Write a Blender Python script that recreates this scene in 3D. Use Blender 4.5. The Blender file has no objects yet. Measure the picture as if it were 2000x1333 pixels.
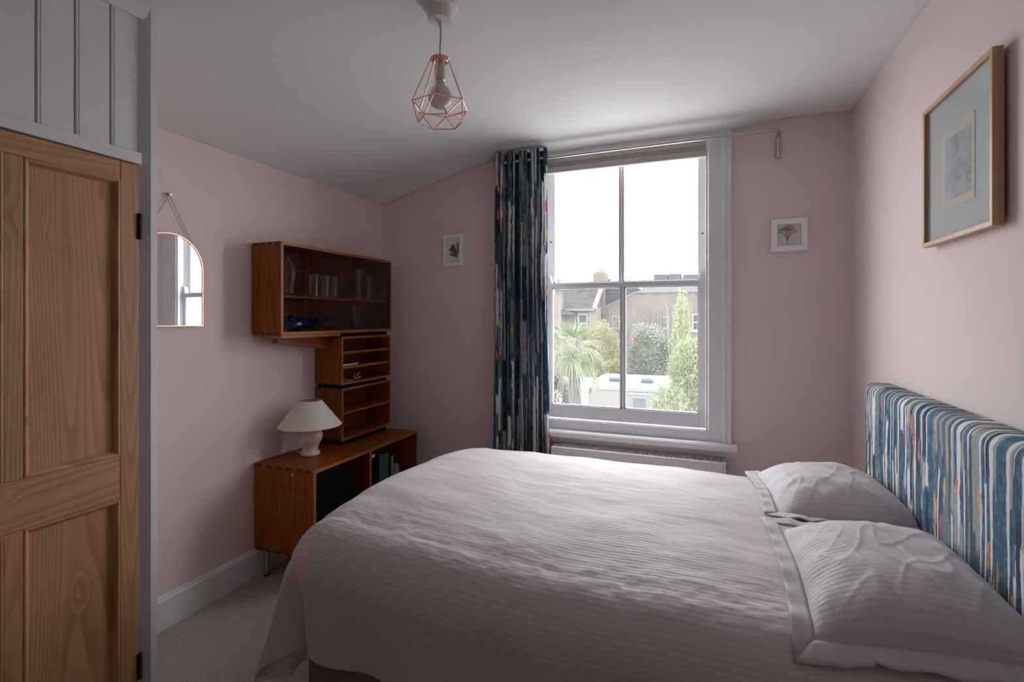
import bpy, math, random
from mathutils import Vector, Matrix, noise as mnoise

# ------------------------------------------------------------------ camera, world, exposure
SC = bpy.context.scene
COL = SC.collection
F_PX, HORIZON, CAM_H = 975.0, 622.0, 1.45          # focal length in pixels of the 2000x1333 frame
YAW = math.atan(380.0 / 975.0)
cam_d = bpy.data.cameras.new('camera')
cam_d.sensor_width = 36.0
cam_d.lens = F_PX / 2000.0 * 36.0
cam_d.shift_y = -(666.5 - HORIZON) / 2000.0
cam_d.clip_start = 0.02
cam_d.clip_end = 400
cam = bpy.data.objects.new('camera', cam_d)
cam.location = (0, 0, CAM_H)
cam.rotation_euler = (math.pi / 2, 0, YAW)
COL.objects.link(cam)
SC.camera = cam

world = bpy.data.worlds.new('overcast_sky')
SC.world = world
world.use_nodes = True
bg = world.node_tree.nodes['Background']
bg.inputs[0].default_value = (0.945, 0.965, 1.0, 1)
bg.inputs[1].default_value = 15.0
SC.view_settings.view_transform = 'Standard'
SC.view_settings.look = 'None'
SC.view_settings.gamma = 1.0
SC.view_settings.use_curve_mapping = False
SC.view_settings.exposure = 0.0
SC.cycles.max_bounces = 14
SC.cycles.diffuse_bounces = 8
SC.cycles.transparent_max_bounces = 24
SC.cycles.sample_clamp_indirect = 8.0
SC.cycles.caustics_reflective = False
SC.cycles.caustics_refractive = False

# sampling portal for the daylight that enters through the window (gives off no light itself)
pl = bpy.data.lights.new('window_portal', 'AREA')
pl.shape = 'RECTANGLE'
pl.size, pl.size_y = 1.06, 1.86
pl.cycles.is_portal = True
plo = bpy.data.objects.new('window_portal', pl)
plo.location = (-0.52, 3.50, 1.66)
plo.rotation_euler = (math.radians(-90), 0, 0)
COL.objects.link(plo)

# ------------------------------------------------------------------ room numbers (metres)
XL, XR, YB, YF = -2.367, 0.758, 3.284, -2.0
CY, SY = math.cos(YAW), math.sin(YAW)

def at(u, v, Y):
    """point seen at (u, v) of the 2000x1333 frame that stands at depth Y"""
    r = (u - 1000.0) / F_PX
    dx, dy, dz = r * CY - SY, r * SY + CY, (HORIZON - v) / F_PX
    t = Y / dy
    return Vector((dx * t, Y, CAM_H + dz * t))

# ------------------------------------------------------------------ mesh helper
class MB:
    def __init__(self):
        self.v = []; self.f = []; self.uv = {}
    def add(self, vs, fs):
        o = len(self.v)
        self.v += [tuple(p) for p in vs]
        self.f += [tuple(i + o for i in f) for f in fs]
        return o
    def box(self, x0, x1, y0, y1, z0, z1):
        vs = [(x0,y0,z0),(x1,y0,z0),(x1,y1,z0),(x0,y1,z0),(x0,y0,z1),(x1,y0,z1),(x1,y1,z1),(x0,y1,z1)]
        self.add(vs, [(3,2,1,0),(4,5,6,7),(0,1,5,4),(1,2,6,5),(2,3,7,6),(3,0,4,7)])
        return self
    def bar(self, a, b, w, h, up=(0,0,1)):
        a = Vector(a); b = Vector(b); d = (b - a).normalized()
        s = d.cross(Vector(up))
        if s.length < 1e-5: s = d.cross(Vector((1,0,0)))
        s.normalize(); u = s.cross(d)
        vs = []
        for p in (a, b):
            for i, j in ((-1,-1),(1,-1),(1,1),(-1,1)):
                vs.append(p + s * (i * w / 2) + u * (j * h / 2))
        self.add(vs, [(0,1,2,3),(7,6,5,4),(0,4,5,1),(1,5,6,2),(2,6,7,3),(3,7,4,0)])
        return self
    def tube(self, pts, r, n=10, closed=False, cap=True):
        pts = [Vector(p) for p in pts]
        rs = r if isinstance(r, (list, tuple)) else [r] * len(pts)
        m = len(pts); rings = []
        prev = None
        for i, p in enumerate(pts):
            if closed: d = (pts[(i+1) % m] - pts[i-1])
            else: d = pts[min(i+1, m-1)] - pts[max(i-1, 0)]
            d.normalize()
            if prev is None:
                s = d.cross(Vector((0,0,1)))
                if s.length < 1e-3: s = d.cross(Vector((1,0,0)))
            else:
                s = prev - d * prev.dot(d)
            s.normalize(); prev = s
            u = s.cross(d)
            rings.append([p + (s * math.cos(2*math.pi*k/n) + u * math.sin(2*math.pi*k/n)) * rs[i] for k in range(n)])
        vs = [q for rr in rings for q in rr]
        fs = []
        for i in range(m if closed else m - 1):
            j = (i + 1) % m
            for k in range(n):
                fs.append((i*n+k, i*n+(k+1) % n, j*n+(k+1) % n, j*n+k))
        if cap and not closed:
            fs.append(tuple(range(n-1, -1, -1))); fs.append(tuple((m-1)*n + k for k in range(n)))
        self.add(vs, fs)
        return self
    def lathe(self, prof, c=(0,0,0), n=32, axis='z'):
        """prof: list of (radius, height)"""
        vs = []; fs = []
        for r, z in prof:
            for k in range(n):
                a = 2 * math.pi * k / n
                p = (r * math.cos(a), r * math.sin(a), z)
                if axis == 'y': p = (p[0], p[2], p[1])
                if axis == 'x': p = (p[2], p[0], p[1])
                vs.append((c[0] + p[0], c[1] + p[1], c[2] + p[2]))
        for i in range(len(prof) - 1):
            for k in range(n):
                fs.append((i*n+k, i*n+(k+1) % n, (i+1)*n+(k+1) % n, (i+1)*n+k))
        if prof[0][0] > 1e-6: fs.append(tuple(range(n-1, -1, -1)))
        if prof[-1][0] > 1e-6: fs.append(tuple((len(prof)-1)*n + k for k in range(n)))
        self.add(vs, fs)
        return self
    def prism(self, poly, lo, hi, axis='y'):
        """poly of 2D points; axis y: (x,z) ; axis x: (y,z) ; axis z: (x,y)"""
        def P(a, b, t):
            return {'y': (a, t, b), 'x': (t, a, b), 'z': (a, b, t)}[axis]
        n = len(poly)
        vs = [P(a, b, lo) for a, b in poly] + [P(a, b, hi) for a, b in poly]
        fs = [tuple(range(n)), tuple(range(2*n-1, n-1, -1))]
        for k in range(n):
            fs.append((k, k + n, (k+1) % n + n, (k+1) % n))
        self.add(vs, fs)
        return self
    def grid(self, fn, nu, nv, uvf=None, closed_u=False):
        o = len(self.v)
        for j in range(nv + 1):
            for i in range(nu + 1):
                self.v.append(tuple(fn(i / nu, j / nv)))
                if uvf: self.uv[len(self.v) - 1] = uvf(i / nu, j / nv)
        for j in range(nv):
            for i in range(nu):
                a = o + j * (nu + 1) + i
                self.f.append((a, a + 1, a + nu + 2, a + nu + 1))
        return self

def base_of(p):
    l = Vector((0, 0, 0))
    while p is not None:
        l = l + p.location; p = p.parent
    return l

def obj(name, mb, mat, parent=None, smooth=False, bevel=0.0, seg=2, loc=None, fixn=True):
    me = bpy.data.meshes.new(name)
    off = base_of(parent) if parent is not None else (Vector(loc) if loc is not None else Vector((0,0,0)))
    me.from_pydata([(v[0]-off[0], v[1]-off[1], v[2]-off[2]) for v in mb.v], [], mb.f)
    if mb.uv:
        ul = me.uv_layers.new(name='UVMap')
        for lp in me.loops:
            ul.data[lp.index].uv = mb.uv.get(lp.vertex_index, (0, 0))
    if fixn:
        import bmesh
        bm = bmesh.new(); bm.from_mesh(me)
        bmesh.ops.recalc_face_normals(bm, faces=bm.faces)
        bm.to_mesh(me); bm.free()
    me.materials.append(mat)
    if smooth:
        for p in me.polygons: p.use_smooth = True
        if smooth == 'auto':
            try: me.set_sharp_from_angle(angle=math.radians(38))
            except Exception: pass
    o = bpy.data.objects.new(name, me)
    COL.objects.link(o)
    if parent is not None: o.parent = parent
    elif loc is not None: o.location = loc
    if bevel:
        b = o.modifiers.new('bevel', 'BEVEL'); b.width = bevel; b.segments = seg; b.limit_method = 'ANGLE'
        b.harden_normals = False
    return o

def thing(name, label, cat, loc=(0,0,0), group=None):
    o = bpy.data.objects.new(name, None); COL.objects.link(o)
    o.empty_display_size = 0.05
    o.location = loc; o['label'] = label; o['category'] = cat
    if group: o['group'] = group
    return o

def tag(o, label, cat, group=None, kind=None):
    o['label'] = label; o['category'] = cat
    if group: o['group'] = group
    if kind: o['kind'] = kind
    return o

def structure(o, label=None, cat=None):
    o['kind'] = 'structure'
    if label: o['label'] = label
    if cat: o['category'] = cat
    return o

def fbm(p, oct=3):
    s = 0; a = 1; t = 0
    for i in range(oct):
        s += a * mnoise.noise(p); t += a; a *= 0.5; p = p * 2.03
    return s / t

# ------------------------------------------------------------------ material helper
class NT:
    def __init__(self, name):
        self.m = bpy.data.materials.new(name); self.m.use_nodes = True
        self.t = self.m.node_tree; self.t.nodes.clear()
        self.out = self.t.nodes.new('ShaderNodeOutputMaterial')
    def n(self, typ, **kw):
        nd = self.t.nodes.new('ShaderNode' + typ)
        for k, v in kw.items(): setattr(nd, k, v)
        return nd
    def l(self, a, b): self.t.links.new(a, b)
    def set(self, sock, val):
        if hasattr(val, 'is_output'): self.l(val, sock)
        elif isinstance(val, (tuple, list)) and len(val) == 3 and sock.type == 'RGBA': sock.default_value = (*val, 1)
        else: sock.default_value = val
    def math(self, op, a, b=None, c=None, clamp=False):
        nd = self.n('Math', operation=op); nd.use_clamp = clamp
        self.set(nd.inputs[0], a)
        if b is not None: self.set(nd.inputs[1], b)
        if c is not None: self.set(nd.inputs[2], c)
        return nd.outputs[0]
    def vscale(self, v, s):
        nd = self.n('Mapping'); self.l(v, nd.inputs['Vector']); nd.inputs['Scale'].default_value = s
        return nd.outputs[0]
    def vadd(self, a, b):
        nd = self.n('VectorMath', operation='ADD'); self.set(nd.inputs[0], a); self.set(nd.inputs[1], b)
        return nd.outputs[0]
    def noise(self, vec, scale=5.0, detail=3.0, rough=0.5, dim='3D', out=0):
        nd = self.n('TexNoise', noise_dimensions=dim)
        if vec is not None and dim != '1D': self.l(vec, nd.inputs['Vector'])
        if dim == '1D' and vec is not None: self.l(vec, nd.inputs['W'])
        nd.inputs['Scale'].default_value = scale; nd.inputs['Detail'].default_value = detail
        nd.inputs['Roughness'].default_value = rough
        return nd.outputs[out]
    def ramp(self, fac, stops, interp='LINEAR'):
        nd = self.n('ValToRGB'); self.l(fac, nd.inputs[0]); cr = nd.color_ramp; cr.interpolation = interp
        while len(cr.elements) < len(stops): cr.elements.new(0.5)
        for e, (p, c) in zip(cr.elements, stops):
            e.position = p; e.color = (*c, 1) if len(c) == 3 else c
        return nd.outputs[0]
    def mix(self, fac, a, b, mode='MIX'):
        nd = self.n('Mix', data_type='RGBA', blend_type=mode)
        self.set(nd.inputs[0], fac); self.set(nd.inputs[6], a); self.set(nd.inputs[7], b)
        return nd.outputs[2]
    def combine(self, x, y, z=0.0):
        nd = self.n('CombineXYZ'); self.set(nd.inputs[0], x); self.set(nd.inputs[1], y); self.set(nd.inputs[2], z)
        return nd.outputs[0]
    def bump(self, h, strength=0.2, dist=0.01):
        nd = self.n('Bump'); self.l(h, nd.inputs['Height']); nd.inputs['Strength'].default_value = strength
        nd.inputs['Distance'].default_value = dist
        return nd.outputs[0]
    def bsdf(self, color, rough=0.6, metal=0.0, normal=None, spec=0.5, **kw):
        p = self.n('BsdfPrincipled')
        self.set(p.inputs['Base Color'], color); self.set(p.inputs['Roughness'], rough)
        self.set(p.inputs['Metallic'], metal); p.inputs['Specular IOR Level'].default_value = spec
        if normal is not None: self.l(normal, p.inputs['Normal'])
        for k, v in kw.items(): self.set(p.inputs[k.replace('_', ' ')], v)
        self.l(p.outputs[0], self.out.inputs[0])
        return p
    def objco(self): return self.n('TexCoord').outputs['Object']
    def rand(self): return self.n('ObjectInfo').outputs['Random']

def plain(name, color, rough=0.6, metal=0.0, spec=0.5, var=0.06, scale=12.0, bump=0.0, **kw):
    t = NT(name); co = t.objco()
    nz = t.noise(co, scale, 3)
    c2 = tuple(max(0, x * (1 - var)) for x in color); c3 = tuple(min(1, x * (1 + var)) for x in color)
    col = t.ramp(nz, [(0.3, c2), (0.7, c3)])
    nm = t.bump(t.noise(co, scale * 8, 2), bump, 0.002) if bump else None
    t.bsdf(col, rough, metal, nm, spec, **kw)
    return t.m

def wood(name, light, mid, dark, axis='z', lines=11.0, sx=7.0, sz=0.55, rough=0.45, knots=True, fine=0.35, spec=0.4, coat=0.0):
    t = NT(name); co = t.objco()
    r = t.rand()
    off = t.combine(t.math('MULTIPLY', r, 37.0), t.math('MULTIPLY', r, 91.0), t.math('MULTIPLY', r, 53.0))
    s = {'z': (sx, sx, sz), 'y': (sx, sz, sx), 'x': (sz, sx, sx)}[axis]
    v = t.vscale(t.vadd(co, off), s)
    n1 = t.noise(v, 1.0, 1.2, 0.4)
    ph = t.math('MULTIPLY', n1, lines)
    if knots:
        ks = {'z': (7.0, 7.0, 3.4), 'y': (7.0, 3.4, 7.0), 'x': (3.4, 7.0, 7.0)}[axis]
        vo = t.n('TexVoronoi'); t.l(t.vscale(t.vadd(co, off), ks), vo.inputs['Vector']); vo.inputs['Scale'].default_value = 1.0
        sep = t.n('SeparateColor'); t.l(vo.outputs['Color'], sep.inputs[0])
        on = t.math('GREATER_THAN', sep.outputs[0], 0.5)
        swell = t.math('MULTIPLY', t.ramp(vo.outputs['Distance'], [(0.0, (1,1,1)), (0.12, (0.7,0.7,0.7)), (0.30, (0,0,0))], 'EASE'), on)
        ph = t.math('ADD', ph, t.math('MULTIPLY', swell, 1.8))
    g = t.math('FRACT', ph)
    g = t.math('MULTIPLY', t.math('POWER', g, 2.2), t.math('SUBTRACT', 1.0, t.math('POWER', g, 14.0)))
    fs = {'z': (420, 420, 9), 'y': (420, 9, 420), 'x': (9, 420, 420)}[axis]
    fn = t.noise(t.vscale(t.vadd(co, off), fs), 1.0, 2.0, 0.6)
    big = t.noise(t.vadd(co, off), 3.0, 2.0)
    val = t.math('ADD', t.math('MULTIPLY', g, 0.55), t.math('MULTIPLY', fn, fine))
    val = t.math('ADD', val, t.math('MULTIPLY', t.math('SUBTRACT', big, 0.5), 0.5))
    col = t.ramp(val, [(0.05, light), (0.45, mid), (0.95, dark)])
    if knots:
        k = t.ramp(vo.outputs['Distance'], [(0.0, (1,1,1)), (0.05, (0.8,0.8,0.8)), (0.075, (0,0,0))])
        kd = tuple(x * 0.38 for x in dark)
        col = t.mix(t.math('MULTIPLY', t.math('MULTIPLY', k, on), 0.8), col, kd)
    nm = t.bump(val, 0.12, 0.002)
    t.bsdf(col, rough, 0.0, nm, spec, Coat_Weight=coat, Coat_Roughness=0.25)
    return t.m

def thin_glass(name, tint=(1,1,1), refl=1.0, rough=0.0):
    t = NT(name)
    tr = t.n('BsdfTransparent'); tr.inputs[0].default_value = (*tint, 1)
    gl = t.n('BsdfGlossy'); gl.inputs['Roughness'].default_value = rough
    lw = t.n('LayerWeight'); lw.inputs[0].default_value = 0.5
    # Schlick reflectance, the same from both faces of the thin sheet
    fr = t.math('ADD', 0.04, t.math('MULTIPLY', t.math('POWER', lw.outputs['Facing'], 5.0), 0.96))
    mx = t.n('MixShader'); t.l(t.math('MULTIPLY', fr, refl, clamp=True), mx.inputs[0])
    t.l(tr.outputs[0], mx.inputs[1]); t.l(gl.outputs[0], mx.inputs[2]); t.l(mx.outputs[0], t.out.inputs[0])
    return t.m

def real_glass(name, color, rough=0.0, ior=1.48):
    t = NT(name)
    t.bsdf(color, rough, Transmission_Weight=1.0, IOR=ior)
    return t.m

def paint(name, color, rough=0.85, bump=0.05, spec=0.25):
    t = NT(name); co = t.objco()
    big = t.noise(co, 1.6, 3)
    col = t.ramp(big, [(0.25, tuple(x * 0.975 for x in color)), (0.75, tuple(min(1, x * 1.02) for x in color))])
    nm = t.bump(t.noise(co, 140.0, 3), bump, 0.002)
    t.bsdf(col, rough, 0.0, nm, spec)
    return t.m

M = {}
M['pink'] = paint('pink_wall_paint', (0.755, 0.645, 0.625))
M['ceil'] = paint('lilac_white_ceiling_paint', (0.74, 0.73, 0.735))
M['trim'] = paint('lilac_white_gloss_paint', (0.74, 0.735, 0.765), 0.42, 0.03, 0.45)
M['board'] = paint('grey_white_satin_paint', (0.62, 0.625, 0.645), 0.5, 0.08, 0.4)
M['pine'] = wood('stripped_pine_vertical', (0.45, 0.25, 0.13), (0.345, 0.175, 0.083), (0.18, 0.075, 0.03), 'z', 30.0, 6.0, 0.34)
M['pine_h'] = wood('stripped_pine_horizontal', (0.45, 0.25, 0.13), (0.345, 0.175, 0.083), (0.18, 0.075, 0.03), 'y', 26.0, 6.0, 0.34)
M['teak_z'] = wood('oiled_teak_vertical', (0.31, 0.090, 0.011), (0.22, 0.056, 0.006), (0.125, 0.027, 0.003), 'z', 9, 9, 0.7, 0.5, False, 0.55, 0.22)
M['teak_y'] = wood('oiled_teak_lengthwise', (0.31, 0.090, 0.011), (0.22, 0.056, 0.006), (0.125, 0.027, 0.003), 'y', 9, 9, 0.7, 0.42, False, 0.55, 0.3)
M['teak_edge'] = wood('oiled_teak_edge', (0.35, 0.13, 0.034), (0.28, 0.094, 0.021), (0.19, 0.056, 0.011), 'y', 5, 9, 0.7, 0.45, False, 0.4, 0.3)
M['endgrain'] = plain('dark_dovetail_end_grain', (0.045, 0.014, 0.006), 0.5, var=0.2, scale=90)
M['black'] = plain('black_painted_wood', (0.008, 0.007, 0.007), 0.9, spec=0.08)
M['steel'] = plain('brushed_steel', (0.55, 0.53, 0.52), 0.32, 1.0)
M['chrome'] = plain('chromed_steel', (0.75, 0.75, 0.76), 0.18, 1.0)
M['copper'] = plain('copper_wire', (0.86, 0.46, 0.33), 0.3, 1.0)
M['copper_d'] = plain('copper_mirror_frame', (0.72, 0.36, 0.22), 0.3, 1.0)
M['brass'] = plain('aged_brass', (0.62, 0.45, 0.22), 0.35, 1.0)
M['gold'] = plain('gold_metal', (0.95, 0.68, 0.32), 0.2, 1.0)
M['iron'] = plain('rusty_black_iron', (0.045, 0.032, 0.026), 0.7, 0.4, var=0.5, scale=80)
M['plastic_w'] = plain('white_plastic', (0.68, 0.65, 0.65), 0.4, var=0.02)
M['cord'] = plain('grey_white_flex', (0.42, 0.40, 0.41), 0.55)
def hazed_glass():
    m = thin_glass('rain_marked_hazed_glass', (0.985, 0.99, 0.99), 0.8)
    nt = m.node_tree; out = [n for n in nt.nodes if n.type == 'OUTPUT_MATERIAL'][0]
    src = out.inputs[0].links[0].from_socket
    tl = nt.nodes.new('ShaderNodeBsdfTranslucent'); tl.inputs[0].default_value = (0.9, 0.9, 0.9, 1)
    mx = nt.nodes.new('ShaderNodeMixShader'); mx.inputs[0].default_value = 0.010  # even translucent share lays a pale haze over the view outside
    nt.links.new(src, mx.inputs[1]); nt.links.new(tl.outputs[0], mx.inputs[2]); nt.links.new(mx.outputs[0], out.inputs[0])
    return m
M['pane'] = hazed_glass()
M['smoked'] = thin_glass('smoked_cabinet_glass', (0.76, 0.72, 0.70), 1.0)
M['picture_glass'] = thin_glass('picture_glass', (0.97, 0.98, 0.98), 1.0)
M['clear'] = real_glass('clear_glass', (0.96, 0.97, 0.95))
M['tumbler'] = thin_glass('tumbler_glass', (0.94, 0.935, 0.93), 3.2, 0.02)
M['blue_glass'] = plain('cobalt_blue_glass', (0.004, 0.016, 0.20), 0.10, spec=0.8)
M['chrome_glass'] = plain('bright_cut_glass', (0.62, 0.66, 0.62), 0.08, 0.6, var=0.0)
M['mirror'] = plain('mirror_silver', (0.90, 0.91, 0.91), 0.015, 1.0, var=0.0)
M['white_frame'] = paint('white_picture_frame', (0.86, 0.85, 0.87), 0.5, 0.02, 0.4)
M['paper'] = plain('cream_mount_card', (0.84, 0.82, 0.79), 0.9, var=0.02)
M['mount'] = plain('pale_mount_card', (0.63, 0.665, 0.665), 0.9, var=0.015)
M['oak_frame'] = wood('pale_oak_frame', (0.55, 0.34, 0.20), (0.48, 0.28, 0.15), (0.40, 0.21, 0.10), 'z', 6, 12, 0.8, 0.45, False, 0.3)
M['shade'] = plain('cream_fabric_lampshade', (0.70, 0.65, 0.58), 0.85, var=0.03, scale=60, bump=0.2)
M['bulb'] = plain('frosted_white_bulb', (0.80, 0.75, 0.70), 0.25, var=0.02, Transmission_Weight=0.25)
M['blind'] = plain('taupe_blind_fabric', (0.58, 0.53, 0.49), 0.85, var=0.05, scale=50, bump=0.15)
M['radiator'] = paint('white_radiator_enamel', (0.70, 0.665, 0.69), 0.4, 0.01, 0.45)
M['bed_base'] = plain('mauve_brown_divan_fabric', (0.16, 0.115, 0.115), 0.95, var=0.12, scale=120, bump=0.3)
M['green_card'] = plain('shaded_green_card', (0.012, 0.085, 0.032), 0.6, var=0.1)  # shaded tone of the file's green card: sides, back and base
M['green_lit'] = plain('green_card', (0.018, 0.14, 0.05), 0.6, var=0.1)  # same card in a lit tone, for the file's front panel
M['red_card'] = plain('dark_red_card', (0.16, 0.02, 0.015), 0.6)
M['seaweed_d'] = plain('pressed_dark_seaweed', (0.085, 0.025, 0.03), 0.8, var=0.4, scale=150)
M['seaweed_o'] = wood('pressed_ochre_seaweed', (0.46, 0.24, 0.09), (0.33, 0.15, 0.07), (0.19, 0.085, 0.055), 'z', 6, 50, 40, 0.8, False)

def carpet_mat():
    t = NT('speckled_beige_carpet'); co = t.objco()
    a = t.noise(co, 260.0, 3, 0.75); b = t.noise(co, 95.0, 2, 0.6); c = t.noise(co, 2.2, 2)
    v = t.math('ADD', t.math('MULTIPLY', a, 0.7), t.math('MULTIPLY', b, 0.3))
    col = t.ramp(v, [(0.36, (0.11, 0.09, 0.075)), (0.44, (0.40, 0.345, 0.30)), (0.54, (0.58, 0.52, 0.46)), (0.64, (0.74, 0.68, 0.62))])
    col = t.mix(0.25, col, t.ramp(c, [(0.3, (0.46, 0.41, 0.365)), (0.7, (0.60, 0.545, 0.49))]))
    t.bsdf(col, 0.97, 0, t.bump(v, 0.9, 0.008), 0.1)
    return t.m
M['carpet'] = carpet_mat()

def linen_mat(name, col=(0.56, 0.50, 0.515), stripes=True, period=0.016):
    t = NT(name)
    uv = t.n('TexCoord').outputs['UV']
    sep = t.n('SeparateXYZ'); t.l(uv, sep.inputs[0])
    weave = t.noise(t.vscale(uv, (900, 260, 1)), 1.0, 2, 0.6)
    weave2 = t.noise(t.vscale(uv, (260, 900, 1)), 1.0, 2, 0.6)
    w = t.math('ADD', t.math('MULTIPLY', weave, 0.5), t.math('MULTIPLY', weave2, 0.5))
    base = t.ramp(w, [(0.3, tuple(x * 0.9 for x in col)), (0.7, tuple(min(1, x * 1.05) for x in col))])
    rough = 0.85
    h = t.math('MULTIPLY', w, 0.35)
    if stripes:
        wob = t.math('MULTIPLY', t.math('SUBTRACT', t.noise(uv, 5.0, 2), 0.5), 0.004)
        f = t.math('FRACT', t.math('DIVIDE', t.math('ADD', sep.outputs[1], wob), period))
        on = t.ramp(f, [(0.0, (0,0,0)), (0.06, (1,1,1)), (0.5, (1,1,1)), (0.56, (0,0,0))])
        base = t.mix(t.math('MULTIPLY', on, 0.27), base, tuple(min(1, x * 1.22) for x in col))
        rough = t.math('SUBTRACT', 0.9, t.math('MULTIPLY', on, 0.28))
        h = t.math('ADD', h, t.math('MULTIPLY', on, 0.12))
    cre = t.noise(t.vscale(uv, (9, 22, 1)), 1.0, 4, 0.6)
    h2 = t.math('ADD', h, t.math('MULTIPLY', cre, 1.0))
    t.bsdf(base, rough, 0, t.bump(h2, 0.35, 0.004), 0.3, Sheen_Weight=0.25, Sheen_Roughness=0.5)
    return t.m
M['linen'] = linen_mat('lilac_striped_linen')
M['linen_p'] = linen_mat('lilac_striped_pillow_linen', (0.555, 0.51, 0.53), True, 0.0165)
M['linen_f'] = linen_mat('lilac_plain_linen_border', (0.555, 0.51, 0.53), False)

def paint_stripe_fabric(name, sheer=0.0):
    t = NT(name)
    uv = t.n('TexCoord').outputs['UV']
    sep = t.n('SeparateXYZ'); t.l(uv, sep.inputs[0]); x, y = sep.outputs[0], sep.outputs[1]
    wob = t.math('MULTIPLY', t.math('SUBTRACT', t.noise(t.vscale(uv, (55, 13, 1)), 1.0, 3, 0.6), 0.5), 0.0115)
    x1 = t.math('ADD', x, wob)
    slow = t.math('MULTIPLY', t.math('SUBTRACT', t.noise(x, 14.0, 1.0, dim='1D'), 0.5), 0.05)
    x2 = t.math('ADD', x1, slow)
    rag = t.math('MULTIPLY', t.math('SUBTRACT', t.noise(t.vscale(uv, (150, 22, 1)), 1.0, 2), 0.5), 0.10)
    def lattice(xx, wx, wy, seed):
        cx = t.math('ADD', t.math('DIVIDE', xx, wx), seed)
        col = t.math('FLOOR', cx); fx = t.math('FRACT', cx)
        wn = t.n('TexWhiteNoise', noise_dimensions='1D'); t.l(col, wn.inputs['W'])
        cyv = t.math('ADD', t.math('DIVIDE', t.math('ADD', y, rag), wy), t.math('MULTIPLY', wn.outputs[0], 9.7))
        row = t.math('FLOOR', cyv); fy = t.math('FRACT', cyv)
        w2 = t.n('TexWhiteNoise', noise_dimensions='3D'); t.l(t.combine(col, row, seed), w2.inputs['Vector'])
        return fx, fy, w2.outputs['Value'], w2.outputs['Color']
    navy, blue, slate, grey, green, white = (0.020,0.058,0.105), (0.055,0.135,0.215), (0.19,0.255,0.275), (0.34,0.375,0.375), (0.085,0.125,0.12), (0.74,0.73,0.75)
    fx, fy, v, c = lattice(x2, 0.017, 0.36, 3.37)
    base = t.ramp(v, [(0.0, navy), (0.20, blue), (0.43, slate), (0.60, grey), (0.72, green), (0.87, white)], 'CONSTANT')
    wc = t.noise(t.vscale(uv, (60, 28, 1)), 1.0, 4, 0.7)
    wash = t.ramp(wc, [(0.30, (0.35,0.42,0.50)), (0.5, (1,1,1)), (0.72, (2.1,1.9,1.75))])
    isw = t.math('GREATER_THAN', v, 0.58)
    base = t.mix(t.math('SUBTRACT', 1.0, t.math('MULTIPLY', isw, 0.8)), base, t.mix(1.0, base, wash, 'MULTIPLY'))
    # soft dark bleeding rim of every stroke
    rim = t.math('GREATER_THAN', t.math('ABSOLUTE', t.math('SUBTRACT', fx, 0.5)), 0.45)
    base = t.mix(t.math('MULTIPLY', rim, 0.25), base, (0.03, 0.06, 0.09))
    # blotchy blue patches
    fx4, fy4, v4, c4 = lattice(x1, 0.028, 0.15, 11.71)
    m4 = t.math('MULTIPLY', t.math('GREATER_THAN', v4, 0.72), t.math('LESS_THAN', t.math('ABSOLUTE', t.math('SUBTRACT', fx4, 0.5)), 0.36))
    base = t.mix(t.math('MULTIPLY', m4, 0.9), base, t.mix(1.0, (0.06, 0.135, 0.21), wash, 'MULTIPLY'))
    # white drips, narrowing to one end
    fx3, fy3, v3, c3 = lattice(x2, 0.031, 0.52, 7.13)
    half = t.math('MULTIPLY', t.math('POWER', fy3, 0.5), 0.25)
    m3 = t.math('MULTIPLY', t.math('GREATER_THAN', v3, 0.42), t.math('LESS_THAN', t.math('ABSOLUTE', t.math('SUBTRACT', fx3, 0.5)), half))
    base = t.mix(m3, base, white)
    # small pink, orange and yellow touches
    fx5, fy5, v5, c5 = lattice(x1, 0.021, 0.095, 5.59)
    sh = t.math('LESS_THAN', t.math('ADD', t.math('POWER', t.math('MULTIPLY', t.math('SUBTRACT', fx5, 0.5), 3.0), 2.0), t.math('POWER', t.math('MULTIPLY', t.math('SUBTRACT', fy5, 0.5), 2.1), 2.0)), 0.8)
    m5 = t.math('MULTIPLY', t.math('GREATER_THAN', v5, 0.905), sh)
    s5 = t.n('SeparateColor'); t.l(c5, s5.inputs[0])
    acc = t.ramp(s5.outputs[1], [(0.0, (0.62,0.10,0.22)), (0.35, (0.75,0.24,0.14)), (0.62, (0.74,0.36,0.13)), (0.86, (0.70,0.52,0.16))], 'CONSTANT')
    base = t.mix(t.math('MULTIPLY', m5, 0.9), base, t.mix(0.7, acc, t.mix(1.0, acc, wash, 'MULTIPLY')))
    wv = t.noise(t.vscale(uv, (900, 900, 1)), 1.0, 1)
    p = t.bsdf(base, 0.82, 0, t.bump(wv, 0.15, 0.002), 0.25)
    if sheer:
        tl = t.n('BsdfTranslucent'); t.l(base, tl.inputs[0])
        mx = t.n('MixShader'); mx.inputs[0].default_value = sheer
        t.l(p.outputs[0], mx.inputs[1]); t.l(tl.outputs[0], mx.inputs[2]); t.l(mx.outputs[0], t.out.inputs[0])
    return t.m
M['drip'] = paint_stripe_fabric('watercolour_drip_fabric')
M['drip_curtain'] = paint_stripe_fabric('watercolour_drip_curtain_fabric', 0.45)

def marble_art():
    t = NT('marbled_watercolour'); co = t.objco()
    n1 = t.noise(co, 14.0, 5, 0.7); n2 = t.noise(t.vadd(co, (3.1, 1.7, 9.2)), 20.0, 5, 0.7)
    a = t.ramp(n1, [(0.34, (0.22,0.25,0.33)), (0.46, (0.40,0.45,0.52)), (0.56, (0.52,0.56,0.61)), (0.68, (0.60,0.58,0.56))])
    b = t.ramp(n2, [(0.55, (0,0,0)), (0.66, (1,1,1))])
    t.bsdf(t.mix(t.math('MULTIPLY', b, 0.7), a, (0.47, 0.36, 0.27)), 0.8)
    return t.m
M['art'] = marble_art()

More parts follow.
